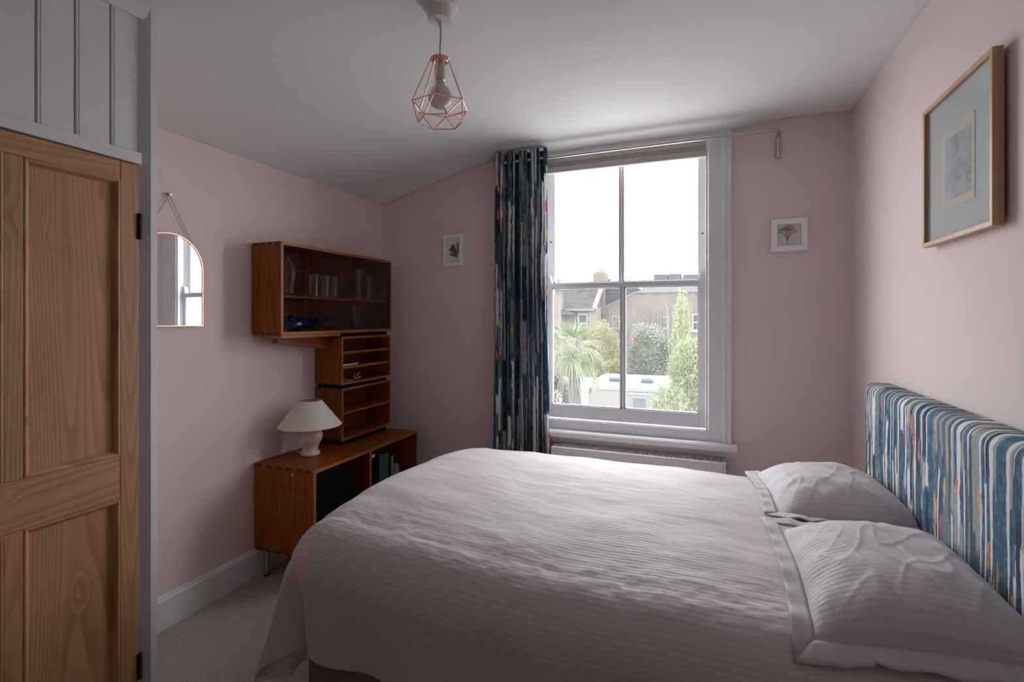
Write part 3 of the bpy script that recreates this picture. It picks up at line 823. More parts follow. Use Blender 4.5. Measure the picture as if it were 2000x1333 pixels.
# two small shelf boxes standing on the sideboard, each on a recessed black plinth
MX1, MY0, MY1 = -2.145, 2.545, 3.066
L1 = thing('shelf_box', 'open teak box with one shelf standing on the sideboard beside the lamp', 'shelf unit', (-2.25, 2.8, 0.642), 'stacked teak shelf boxes')
obj('plinth', MB().box(BX + 0.01, MX1 - 0.02, MY0 + 0.02, MY1 - 0.03, 0.6422, 0.672), M['black'], L1)
teak_box(L1, BX, MX1, MY0, MY1, 0.672, 1.003, 0.014, (0.842,), joints=('top', 'bottom'), nj=4)
L2 = thing('shelf_box', 'teak letter rack box with three slots below the glazed cabinet', 'shelf unit', (-2.25, 2.8, 1.003), 'stacked teak shelf boxes')
obj('plinth', MB().box(BX + 0.01, MX1 - 0.014, MY0 + 0.012, MY1 - 0.03, 1.0032, 1.026), M['black'], L2)
teak_box(L2, BX, MX1, MY0, MY1, 1.026, 1.332, 0.013, (1.229, 1.134), joints=('bottom',), nj=4)

# wall cabinet with sliding glass doors
CBX1, CY0, CY1, CZ0, CZ1 = -2.143, 2.060, 3.074, 1.357, 1.868
K = thing('wall_cabinet', 'wall hung teak display cabinet with two smoked sliding glass doors', 'cabinet', (-2.25, 2.57, 1.357))
teak_box(K, BX, CBX1, CY0, CY1, CZ0, CZ1, 0.017, (1.572,), setback=0.022, joints=('bottom', 'top'), nj=4)
obj('glass_door', MB().box(CBX1 - 0.014, CBX1 - 0.010, CY0 + 0.018, 2.675, CZ0 + 0.018, CZ1 - 0.018), M['smoked'], K)
obj('glass_door', MB().box(CBX1 - 0.007, CBX1 - 0.003, 2.650, CY1 - 0.018, CZ0 + 0.018, CZ1 - 0.018), M['smoked'], K)
obj('spacer', MB().box(BX + 0.01, CBX1 - 0.012, MY0 - 0.02, MY1 - 0.03, 1.3322, 1.3568), M['black'], K)
obj('under_batten', MB().box(BX + 0.05, CBX1 - 0.004, CY0 + 0.006, MY0 - 0.01, 1.339, 1.3568), TE, K, bevel=0.002)
br = obj('bracket', MB().prism([(2.140, 1.3385), (2.140, 1.307), (2.536, 1.252), (2.544, 1.252), (2.544, 1.3385)], -2.292, -2.250, 'x'), TY, K, bevel=0.002)
for y in (2.24, 2.37):
    obj('bolt_plug', MB().lathe([(0.008, 0), (0.008, 0.002), (0, 0.0025)], (-2.250, y, 1.312), 14, 'x'), EG, br)

# ------------------------------------------------------------------ things in the cabinets
# pointed clear glass ornament
orn = thing('glass_ornament', 'pointed clear glass ornament at the near end of the cabinet shelf', 'ornament', (-2.205, 2.165, 1.5795))
prof = [(0.0, 0.0), (0.034, 0.0), (0.036, 0.01), (0.031, 0.04), (0.037, 0.075), (0.046, 0.105), (0.043, 0.135), (0.031, 0.17), (0.016, 0.20), (0.004, 0.222), (0.0, 0.225)]
obj('outer_shell', MB().lathe(prof, (-2.205, 2.165, 1.5795), 24), M['tumbler'], orn, smooth=True)
obj('inner_drop', MB().lathe([(0.0, 0.05), (0.010, 0.055), (0.018, 0.085), (0.024, 0.11), (0.020, 0.14), (0.010, 0.175), (0.0, 0.19)], (-2.205, 2.165, 1.5795), 20), M['tumbler'], orn, smooth=True)
for k in range(5):
    a = 2 * math.pi * k / 5 + 0.3
    obj('glass_rib', MB().tube([(-2.205 + (r + 0.001) * math.cos(a), 2.165 + (r + 0.001) * math.sin(a), 1.5795 + z) for r, z in prof[2:-1]], 0.0022, 6), M['chrome_glass'], orn, smooth=True)
def tumbler(x, y, h, r0, r1, lab, mat='tumbler', z=1.5795, name='drinking_glass', base=0.008, grp='drinking glasses in the cabinet'):
    t = 0.002
    prof = [(0, 0), (r0, 0), (r1, h), (r1 - t, h), (r0 - t, base), (0, base)]
    o = obj(name, MB().lathe(prof, (x, y, z), 28), M[mat], smooth='auto', loc=(x, y, z))
    tag(o, lab, 'glass', grp)
    return o
tumbler(-2.215, 2.378, 0.135, 0.030, 0.036, 'clear tumbler nearest the pointed ornament in the cabinet')
tumbler(-2.205, 2.460, 0.135, 0.031, 0.036, 'clear tumbler in the middle of the three on the cabinet shelf')
tumbler(-2.215, 2.545, 0.134, 0.031, 0.036, 'clear tumbler nearest the join of the glass doors')
tumbler(-2.235, 2.820, 0.205, 0.020, 0.027, 'tall slim glass behind the far cabinet door, left of its pair', base=0.02)
tumbler(-2.225, 2.915, 0.165, 0.020, 0.026, 'tall slim glass behind the far cabinet door, right of its pair', base=0.02)
# blue glass bird lying on the cabinet floor
bird = thing('glass_bird', 'cobalt blue glass bird with long tapering tail in the cabinet', 'ornament', (-2.24, 2.30, 1.3742))
spine = [(2.165, 0.034, 0.012), (2.185, 0.036, 0.026), (2.22, 0.036, 0.034), (2.26, 0.040, 0.040), (2.31, 0.044, 0.042), (2.36, 0.047, 0.034), (2.42, 0.056, 0.022), (2.49, 0.066, 0.013), (2.56, 0.078, 0.005)]
o = obj('body', MB().tube([(-2.235, y, 1.3742 + z) for y, z, r in spine], [min(r, z + 0.0) if z < r else r for y, z, r in spine], 18), M['blue_glass'], bird, smooth=True)
obj('head', MB().lathe([(0.0, -0.022), (0.012, -0.019), (0.02, -0.009), (0.022, 0.0), (0.02, 0.009), (0.012, 0.019), (0, 0.022)], (-2.235, 2.222, 1.3742 + 0.076), 16), M['blue_glass'], bird, smooth=True)
obj('beak', MB().lathe([(0.0065, 0.0), (0.004, -0.012), (0.0, -0.024)], (-2.235, 2.204, 1.3742 + 0.076), 10, 'y'), M['blue_glass'], bird, smooth=True)
# iridescent cone behind the sliding door edge
def iri():
    t = NT('iridescent_blue_glaze'); co = t.objco()
    s = t.n('SeparateXYZ'); t.l(co, s.inputs[0])
    v = t.math('ADD', t.math('MULTIPLY', s.outputs[2], 5.5), t.math('MULTIPLY', t.noise(co, 40.0, 3), 0.35))
    t.bsdf(t.ramp(v, [(0.12, (0.04,0.12,0.30)), (0.42, (0.05,0.05,0.22)), (0.75, (0.20,0.13,0.20)), (1.0, (0.34,0.28,0.33))]), 0.25)
    return t.m
M['iri'] = iri()
o = obj('perfume_bottle', MB().lathe([(0, 0), (0.031, 0), (0.033, 0.012), (0.030, 0.06), (0.020, 0.11), (0.010, 0.15), (0.003, 0.168), (0, 0.17)], (-2.230, 2.760, 1.3742), 24), M['iri'], smooth='auto', loc=(-2.230, 2.760, 1.3742))
tag(o, 'conical blue and violet bottle at the foot of the far glass door', 'bottle')
# tablet-like black notebook in the middle slot
nb = thing('notebook', 'black notebook lying in the middle slot of the letter rack', 'notebook', (-2.24, 2.66, 1.1415))
obj('cover', MB().box(-2.325, -2.172, 2.580, 2.745, 1.1415, 1.1440).box(-2.325, -2.172, 2.580, 2.745, 1.1530, 1.1555), M['black'], nb, bevel=0.001)
obj('pages', MB().box(-2.322, -2.174, 2.582, 2.743, 1.1440, 1.1530), M['paper'], nb)
# jewellery
def bangle(y, x, r, tilt, lab):
    pts = []
    for i in range(24):
        a = 2 * math.pi * i / 24
        v = Vector((r * math.cos(a), r * math.sin(a), 0)); v.rotate(Matrix.Rotation(tilt, 3, 'Y'))
        pts.append(v)
    zmin = min(p.z for p in pts)
    pts = [(x + p.x, y + p.y, 1.0395 + 0.003 + p.z - zmin) for p in pts]
    o = obj('bracelet', MB().tube(pts, 0.003, 7, True), M['gold'], smooth=True, loc=(x, y, 1.0395))
    tag(o, lab, 'jewellery', 'gold jewellery in the bottom slot')
bangle(2.735, -2.185, 0.018, 1.15, 'small gold hoop propped up in the bottom slot, near side')
bangle(2.768, -2.190, 0.021, -1.2, 'larger gold hoop propped up in the bottom slot')
bangle(2.665, -2.180, 0.020, 0.0, 'gold bracelet lying flat in the bottom slot')
bangle(2.640, -2.200, 0.014, 0.35, 'gold ring lying behind the flat bracelet in the bottom slot')

# sideboard contents: magazine file, papers, books
FZ = SZ0 + 0.0185
mf = thing('magazine_file', 'dark green card magazine file in the sideboard', 'magazine file', (-2.08, 2.68, FZ))
def mfile(y):
    return MB().prism([(-2.24, FZ), (-1.975, FZ), (-1.975, FZ + 0.375), (-1.99, FZ + 0.375), (-2.15, FZ + 0.24), (-2.24, FZ + 0.22)], y - 0.002, y + 0.002, 'y')
obj('side', mfile(2.702), M['green_card'], mf); obj('side', mfile(2.800), M['green_card'], mf)
obj('front_panel', MB().box(-1.979, -1.975, 2.704, 2.798, FZ, FZ + 0.375), M['green_lit'], mf)
obj('back_panel', MB().box(-2.24, -2.236, 2.704, 2.798, FZ, FZ + 0.22), M['green_card'], mf)
obj('base', MB().box(-2.236, -1.9793, 2.704, 2.798, FZ, FZ + 0.003), M['green_card'], mf)
def book(y0, y1, x0, x1, h, mat, lab, grp='books in the sideboard', tilt=0):
    b = thing('book', lab, 'book', ((x0+x1)/2, (y0+y1)/2, FZ), grp)
    obj('cover', MB().box(x0, x1, y0, y0 + 0.002, FZ, FZ + h).box(x0, x1, y1 - 0.002, y1, FZ, FZ + h).box(x1 - 0.002, x1, y0 + 0.002, y1 - 0.002, FZ, FZ + h), mat, b)
    obj('pages', MB().box(x0 + 0.002, x1 - 0.002, y0 + 0.002, y1 - 0.002, FZ + 0.002, FZ + h - 0.003), M['paper'], b)
book(2.812, 2.836, -2.21, -1.985, 0.350, M['black'], 'black book beside the green magazine file')
book(2.840, 2.850, -2.20, -1.980, 0.300, plain('grey_book_cloth', (0.22,0.21,0.22), 0.7), 'thin grey book beside the black book')
book(2.854, 2.862, -2.20, -1.980, 0.335, plain('pale_booklet_card', (0.42,0.40,0.40), 0.7), 'slim pale booklet at the end of the row')
def slab(name, lab, cat, z0, z1, mat, x1=-2.02):
    o = obj(name, MB().box(-2.26, x1, 2.585, 2.692, FZ + z0, FZ + z1), mat, bevel=0.003, loc=(-2.13, 2.64, FZ + z0)); tag(o, lab, cat)
slab('storage_box', 'black box behind the divider, bottom of the pile beside the green file', 'box', 0.0, 0.335, M['black'])
slab('card_box', 'dark red flat box on the black box beside the green file', 'box', 0.3352, 0.372, M['red_card'])
slab('paper_stack', 'white papers lying on top of the dark red box', 'papers', 0.3722, 0.392, M['paper'], -2.0)
o = obj('storage_tin', MB().box(-2.16, -1.985, 2.885, 2.945, FZ, FZ + 0.265), plain('grey_tin', (0.30,0.28,0.28), 0.5), bevel=0.008, loc=(-2.1, 2.91, FZ)); tag(o, 'small pale box beside the books in the sideboard', 'box')

# ------------------------------------------------------------------ table lamp
LX, LY, LZ = -2.182, 2.315, 0.6422
Lp = thing('table_lamp', 'table lamp with alabaster urn base and cream cone shade on sideboard', 'lamp', (LX, LY, LZ))
prof = [(0, 0), (0.050, 0), (0.055, 0.006), (0.055, 0.016), (0.050, 0.022), (0.044, 0.034), (0.044, 0.048), (0.052, 0.066), (0.064, 0.088), (0.070, 0.108), (0.069, 0.124), (0.060, 0.142), (0.044, 0.155), (0.022, 0.163), (0.014, 0.166), (0, 0.166)]
obj('base', MB().lathe(prof, (LX, LY, LZ), 40), M['alabaster'], Lp, smooth=True)
obj('lamp_holder', MB().lathe([(0.013, 0.164), (0.013, 0.20), (0.017, 0.205), (0.017, 0.24)], (LX, LY, LZ), 20), M['plastic_w'], Lp, smooth='auto')
n = 48; t = 0.0015
sh = MB().lathe([(0.178, 0.176), (0.0645, 0.322), (0.0630, 0.322), (0.1765, 0.176), (0.178, 0.176)], (LX, LY, LZ), 56)
sh.f = [f for f in sh.f if len(f) == 4]
shade = obj('shade', sh, M['shade'], Lp, smooth='auto')
obj('shade_ring', MB().tube([(LX + 0.063*math.cos(a), LY + 0.063*math.sin(a), LZ + 0.3205) for a in [2*math.pi*i/36 for i in range(36)]], 0.0016, 6, True), M['brass'], shade, smooth=True)
for k in range(3):
    a = k * 2 * math.pi / 3 + 0.4
    obj('shade_spoke', MB().tube([(LX + 0.062*math.cos(a), LY + 0.062*math.sin(a), LZ + 0.3195), (LX + 0.016*math.cos(a), LY + 0.016*math.sin(a), LZ + 0.236)], 0.0013, 6), M['brass'], shade)
obj('cable', MB().tube([(LX - 0.050, LY - 0.008, LZ + 0.010), (LX - 0.066, LY - 0.018, LZ + 0.012), (LX - 0.078, LY - 0.030, LZ + 0.026), (LX - 0.092, LY - 0.038, LZ + 0.034), (LX - 0.118, LY - 0.040, LZ + 0.034), (LX - 0.140, LY - 0.034, LZ + 0.026), (LX - 0.158, LY - 0.022, LZ + 0.010), (XL + 0.006, LY - 0.010, LZ - 0.03), (XL + 0.006, LY - 0.005, LZ - 0.2)], 0.0026, 8), M['plastic_w'], Lp, smooth=True)

# ------------------------------------------------------------------ arched mirror on the left wall
MYc, MZ0, MSp, MW = 1.602, 1.411, 1.687, 0.166
Mr = thing('wall_mirror', 'arched mirror in a thin copper frame hanging by a chain beside the cupboard', 'mirror', (XL, MYc, MZ0))
def arch(w, z0, n=32):
    pts = [(MYc - w, z0), (MYc + w, z0)]
    pts += [(MYc + w * math.cos(math.pi * i / n), MSp + w * math.sin(math.pi * i / n)) for i in range(n + 1)]
    return pts
MT = 0.012                                       # stands a little off the wall, tipped by its chain
obj('backing', MB().prism(arch(MW - 0.002, MZ0 + 0.002), XL + 0.004, XL + MT, 'x'), M['black'], Mr)
obj('mirror_glass', MB().prism(arch(MW - 0.003, MZ0 + 0.003), XL + MT, XL + MT + 0.003, 'x'), M['mirror'], Mr)
loop = arch(MW, MZ0)
outer = arch(MW, MZ0); inner = arch(MW - 0.0045, MZ0 + 0.0045)
m = MB(); k = len(outer); vs = []
for x in (XL + 0.003, XL + MT + 0.007):
    vs += [(x, a, b) for a, b in outer]; vs += [(x, a, b) for a, b in inner]
fs = []
for i in range(k):
    j = (i + 1) % k
    fs += [(i, j, j + 2*k, i + 2*k), (i + k, i + 3*k, j + 3*k, j + k), (i + 2*k, j + 2*k, j + 3*k, i + 3*k), (i, i + k, j + k, j)]
m.add(vs, fs)
obj('frame', m, M['copper_d'], Mr)
hook = (XL + 0.012, MYc, 2.030)
obj('hook', MB().lathe([(0.008, 0), (0.008, 0.004), (0.004, 0.006), (0.004, 0.018), (0.007, 0.020), (0.007, 0.023), (0, 0.024)], (XL, MYc, 2.034), 14, 'x'), M['brass'], Mr, smooth='auto')
for sgn in (-1, 1):
    ya = MYc + sgn * 0.132; za = MSp + math.sqrt(MW**2 - 0.132**2)
    ch = MB(); N = 26
    for i in range(N):
        f0, f1 = i / N, (i + 0.8) / N
        p0 = Vector((hook[0], hook[1], hook[2])).lerp(Vector((XL + 0.010, ya, za)), f0)
        p1 = Vector((hook[0], hook[1], hook[2])).lerp(Vector((XL + 0.010, ya, za)), f1)
        ch.tube([p0, (p0 + p1) / 2, p1], [0.0014, 0.0026, 0.0014], 6)
    obj('chain', ch, M['brass'], Mr, smooth=True)

# ------------------------------------------------------------------ framed pictures
def frame_back_wall(name, lab, x0, x1, z0, z1, w, d, grp):
    P = thing(name, lab, 'picture', ((x0+x1)/2, YB, z0), grp)
    y0, y1 = YB - d, YB - 0.002
    for q in ((x0, x0 + w, z0, z1), (x1 - w, x1, z0, z1), (x0 + w, x1 - w, z0, z0 + w), (x0 + w, x1 - w, z1 - w, z1)):
        obj('frame_side', MB().box(q[0], q[1], y0, y1, q[2], q[3]), M['white_frame'], P, bevel=0.0012)
    obj('mount', MB().box(x0 + w, x1 - w, y1 - 0.006, y1 - 0.002, z0 + w, z1 - w), M['paper'], P)
    obj('glass', MB().box(x0 + w, x1 - w, y0 + 0.004, y0 + 0.0055, z0 + w, z1 - w), M['picture_glass'], P)
    return P, y1 - 0.006
PL, yl = frame_back_wall('framed_seaweed', 'white frame with dark red pressed seaweed, left of the curtain', -1.812, -1.655, 1.835, 2.062, 0.020, 0.034, 'white framed pressed seaweeds')
def frond(m, pts, w, y):
    """flat ribbon along pts (x,z) of half-widths w"""
    n = len(pts); vs = []
    for i, (a, b) in enumerate(pts):
        p0 = pts[max(i-1, 0)]; p1 = pts[min(i+1, n-1)]
        dx, dz = p1[0]-p0[0], p1[1]-p0[1]; L = math.hypot(dx, dz) or 1
        nx_, nz_ = -dz / L, dx / L
        vs += [(a + nx_ * w[i], y, b + nz_ * w[i]), (a - nx_ * w[i], y, b - nz_ * w[i])]
    m.add(vs, [(2*i, 2*i+1, 2*i+3, 2*i+2) for i in range(n - 1)])
m = MB(); bx, bz = -1.7135, 1.903
def leafy(m, tip, w0, w1, y, x0=None, z0=None, bend=0.0):
    x0 = bx if x0 is None else x0; z0 = bz if z0 is None else z0
    pts = []; ws = []
    for i in range(9):
        f = i / 8
        px = x0 + (tip[0] - x0) * f + bend * math.sin(math.pi * f) ; pz = z0 + (tip[1] - z0) * f
        pts.append((px, pz)); ws.append(max(0.0008, w0 + (w1 - w0) * f) * (1.0 if f < 0.85 else (0.82 if f < 0.95 else 0.5)))
    frond(m, pts, ws, y)
for k, (tx, tz, w1) in enumerate([(-1.775, 1.966, 0.0062), (-1.765, 1.974, 0.005), (-1.753, 1.992, 0.0066), (-1.742, 1.998, 0.0058), (-1.731, 1.985, 0.006), (-1.706, 2.008, 0.0062), (-1.770, 1.925, 0.006), (-1.762, 1.918, 0.0045)]):
    leafy(m, (tx, tz), 0.0036, w1 * 1.45, yl - 0.0008 - 0.00012 * k, bend=0.004 * (1 if k % 2 else -1))
leafy(m, (-1.709, 1.876), 0.003, 0.001, yl - 0.0007)
leafy(m, (-1.699, 1.948), 0.001, 0.0035, yl - 0.0007, -1.709, 1.925)
leafy(m, (-1.692, 1.938), 0.001, 0.0025, yl - 0.0007, -1.705, 1.930)
o = obj('pressed_seaweed', m, M['seaweed_d'], PL, fixn=False)
o.modifiers.new('thin', 'SOLIDIFY').thickness = 0.0006
PR, yr = frame_back_wall('framed_seaweed', 'white square frame with ochre tree shaped seaweed, right of the window', 0.350, 0.536, 1.838, 2.024, 0.031, 0.030, 'white framed pressed seaweeds')
m = MB(); random.seed(5)
cx0, cz0 = 0.436, 1.873
def branch(m, x, z, ang, ln, w, dep):
    x1 = x + ln * math.sin(ang); z1 = z + ln * math.cos(ang)
    xm = (x + x1) / 2 + random.uniform(-1, 1) * ln * 0.08; zm = (z + z1) / 2
    frond(m, [(x, z), (xm, zm), (x1, z1)], [w, w * 0.85, w * 0.72], yr - 0.0008 - random.random() * 0.0006)
    if dep == 0: return
    for s in (-1, 1):
        branch(m, x1, z1, ang * 0.85 + s * random.uniform(0.28, 0.52), ln * random.uniform(0.62, 0.80), max(0.0013, w * 0.74), dep - 1)
frond(m, [(cx0 - 0.001, cz0), (cx0, cz0 + 0.018), (cx0 + 0.001, cz0 + 0.036)], [0.0012, 0.0020, 0.0030], yr - 0.0008)
branch(m, cx0 + 0.001, cz0 + 0.034, -0.42, 0.0235, 0.0028, 5)
branch(m, cx0 + 0.001, cz0 + 0.034, 0.48, 0.0225, 0.0028, 5)
branch(m, cx0 + 0.001, cz0 + 0.036, 0.02, 0.0255, 0.0024, 5)
m.v = [(min(max(x, 0.3830), 0.5030), y, min(z, 1.9905)) for x, y, z in m.v]
o = obj('pressed_seaweed', m, M['seaweed_o'], PR, fixn=False)
o.modifiers.new('thin', 'SOLIDIFY').thickness = 0.0005

# large picture on the right wall
A = thing('framed_painting', 'large pale oak frame with a small marbled blue watercolour above the bed', 'picture', (XR, 1.96, 1.70))
ay0, ay1, az0, az1, aw = 1.735, 2.205, 1.702, 2.188, 0.015
ax0, ax1 = XR - 0.036, XR - 0.010
OF = M['oak_frame']
for q in ((ay0, ay0 + aw, az0, az1), (ay1 - aw, ay1, az0, az1), (ay0 + aw, ay1 - aw, az0, az0 + aw), (ay0 + aw, ay1 - aw, az1 - aw, az1)):
    obj('frame_side', MB().box(ax0, ax1, q[0], q[1], q[2], q[3]), OF, A, bevel=0.001)
obj('mount', MB().box(ax1 - 0.012, ax1 - 0.008, ay0 + aw, ay1 - aw, az0 + aw, az1 - aw), M['mount'], A)
obj('inner_mount', MB().box(ax1 - 0.0135, ax1 - 0.012, 1.862, 2.086, 1.806, 2.062), plain('cream_inner_mount', (0.76, 0.69, 0.60), 0.9, var=0.015), A)
obj('watercolour', MB().box(ax1 - 0.0142, ax1 - 0.0135, 1.884, 2.052, 1.832, 2.035), M['art'], A)
obj('glass', MB().box(ax0 + 0.005, ax0 + 0.007, ay0 + aw, ay1 - aw, az0 + aw, az1 - aw), M['picture_glass'], A)
obj('hanging_bracket', MB().box(ax1, XR, 1.92, 2.0, 2.12, 2.16), M['black'], A)

# ------------------------------------------------------------------ pendant light
PX, PY = -0.926, 1.638
PZ = zc(PX)
Pn = thing('pendant_light', 'pendant light with copper wire cage shade around a globe bulb', 'pendant light', (PX, PY, PZ))
obj('ceiling_rose', MB().lathe([(0, 0.004), (0.062, 0.004), (0.064, -0.004), (0.060, -0.010), (0.050, -0.012), (0.0485, -0.014), (0.0455, -0.048), (0.043, -0.052), (0.010, -0.054), (0.009, -0.062), (0.004, -0.064), (0, -0.064)], (PX, PY, PZ), 48), M['plastic_w'], Pn, smooth='auto')
zt = 2.412
obj('flex', MB().tube([(PX, PY, PZ - 0.06), (PX + 0.003, PY, PZ - 0.10), (PX - 0.001, PY, PZ - 0.15), (PX, PY, zt - 0.01)], 0.0034, 10), M['cord'], Pn, smooth=True)
obj('lamp_holder', MB().lathe([(0, 0.012), (0.008, 0.012), (0.015, 0.002), (0.0175, -0.008), (0.0175, -0.024), (0.0205, -0.025), (0.0205, -0.066), (0.019, -0.070), (0.0, -0.070)], (PX, PY, zt), 28), M['plastic_w'], Pn, smooth='auto')
bu = obj('bulb', MB().lathe([(0.0145, -0.072), (0.0150, -0.088), (0.019, -0.0955)] + [(0.0440 * math.sin(a), -0.1365 + 0.0440 * math.cos(a)) for a in [math.radians(28 + 152 * k / 14) for k in range(14)]] + [(0, -0.1805)], (PX, PY, zt), 32), M['bulb'], Pn, smooth=True)
obj('bulb_cap', MB().lathe([(0.0185, -0.066), (0.0185, -0.074), (0.0145, -0.078), (0, -0.078)], (PX, PY, zt), 24), M['brass'], bu, smooth='auto')
cage = obj('shade_ring', MB().tube([(PX + 0.034*math.cos(a), PY + 0.034*math.sin(a), zt + 0.004) for a in [2*math.pi*i/36 for i in range(36)]], 0.0028, 8, True).tube([(PX + 0.026*math.cos(a), PY + 0.026*math.sin(a), zt - 0.001) for a in [2*math.pi*i/36 for i in range(36)]], 0.0055, 8, True), M['copper'], Pn, smooth=True)
tocam = math.atan2(-PY, -PX)
ph0 = tocam - math.radians(12)
v1 = [Vector((PX + 0.106*math.cos(ph0 + k*math.pi/3), PY + 0.106*math.sin(ph0 + k*math.pi/3), 2.243)) for k in range(6)]
v2 = [Vector((PX + 0.084*math.cos(ph0 + (k+0.5)*math.pi/3), PY + 0.084*math.sin(ph0 + (k+0.5)*math.pi/3), 2.183)) for k in range(6)]
v0 = [Vector((PX + 0.034*math.cos(ph0 + k*math.pi/3), PY + 0.034*math.sin(ph0 + k*math.pi/3), zt + 0.004)) for k in range(6)]
def wire(a, b): obj('shade_wire', MB().tube([a, b], 0.0021, 8), M['copper'], Pn, smooth='auto')
for k in range(6):
    j = (k + 1) % 6
    wire(v0[k], v1[k]); wire(v1[k], v1[j]); wire(v1[k], v2[k]); wire(v1[j], v2[k]); wire(v2[k], v2[j])

# ------------------------------------------------------------------ bed
BXF, BXH, BY0, BY1 = -1.215, 0.660, 1.275, 2.645
Bd = thing('bed', 'double divan bed with headboard covered in paint drip fabric', 'bed', (-0.27, 1.96, 0))
obj('divan_base', MB().box(BXF, BXH, BY0, BY1, 0.012, 0.36), M['bed_base'], Bd, bevel=0.012, seg=3)
obj('mattress', MB().box(BXF + 0.01, BXH - 0.004, BY0 + 0.01, BY1 - 0.01, 0.361, 0.60), M['linen_f'], Bd, bevel=0.05, seg=4)
# upholstered headboard: profile swept along Y with softened ends
HY0, HY1, HZ, HX0, HX1 = 1.235, 2.700, 1.162, 0.664, 0.752
prof = []
Rr = 0.040
for i in range(13): prof.append((HX0, 0.25 + (HZ - Rr - 0.25) * i / 12))
for i in range(1, 11):
    a = math.pi - i * (math.pi / 2) / 10
    prof.append((HX0 + Rr + Rr * math.cos(a), HZ - Rr + Rr * math.sin(a)))
for i in range(1, 5): prof.append((HX0 + Rr + (HX1 - HX0 - Rr) * i / 4, HZ))
prof += [(HX1, HZ - 0.02), (HX1, 0.25)]
lens = [0.25]
for i in range(1, len(prof)): lens.append(lens[-1] + math.hypot(prof[i][0]-prof[i-1][0], prof[i][1]-prof[i-1][1]))
NYh = 90; m = MB()
for j in range(NYh + 1):
    f = j / NYh
    y = HY0 + f * (HY1 - HY0)
    d = min(y - HY0, HY1 - y); e = 0.0
    if d < 0.035: e = 0.035 - math.sqrt(max(0, 0.035**2 - (0.035 - d)**2))
    for i, (px, pz) in enumerate(prof):
        puff = 0.004 * mnoise.noise(Vector((y * 5, pz * 5, 0)))
        x = px + (e if px < HX1 - 0.01 else 0) + (puff if px < HX0 + 0.03 else 0)
        z = pz - (e * 0.6 if pz > HZ - 0.03 else 0)
        m.v.append((min(x, HX1), y, z)); m.uv[len(m.v) - 1] = (y, lens[i])
k = len(prof)
for j in range(NYh):
    for i in range(k - 1):
        a = j * k + i; m.f.append((a, a + 1, a + k + 1, a + k))
m.f.append(tuple(range(k))); m.f.append(tuple(NYh * k + i for i in range(k - 1, -1, -1)))
obj('headboard', m, M['drip'], Bd, smooth='auto')

# duvet: a padded sheet mapped over a soft-edged box
AX0, AX1, AY0, AY1 = -1.170, 0.60, 1.385, 2.555         # where the top starts to turn down
RE = 0.165
def over(e):
    q = RE * math.pi / 2
    if e <= q: return RE * math.sin(e / RE), RE * (1 - math.cos(e / RE))
    return RE + 0.05 * (e - q), RE + (e - q)
E_FOOT, E_NEAR, E_FAR = 0.505, 0.488, 0.45
def ridged(p):
    return 1.0 - abs(mnoise.noise(p)) * 2.0
def top_at(x, y):
    """height of the padded top before it turns down"""
    fx = (x - AX0) / (AX1 - AX0); fy = (y - AY0) / (AY1 - AY0)
    dome = (1 - (2 * fy - 1) ** 4)
    top = 0.716 + 0.030 * dome * (1.0 - 0.55 * fx) + 0.016 * (1 - fx) ** 2 * dome
    top += 0.020 * fbm(Vector((x * 2.1, y * 2.3, 1.0)), 2) + 0.007 * fbm(Vector((x * 5.5, y * 6.5, 4.0)), 2)
    top += (1 - fx) ** 2.5 * (0.002 + 0.040 * (1 - fy))
    return top + 0.010 * (1 - fy) * math.sin(x * 4.0 + 0.6)
def bed_surface(x, y):
    xc, yc = min(max(x, AX0), AX1), min(max(y, AY0), AY1)
    o = abs(y - yc)
    if o < RE * 0.985: d = RE - math.sqrt(RE * RE - o * o)
    else: d = RE * 0.83 + (o - RE * 0.985) * 6.0
    return top_at(xc, yc) - d
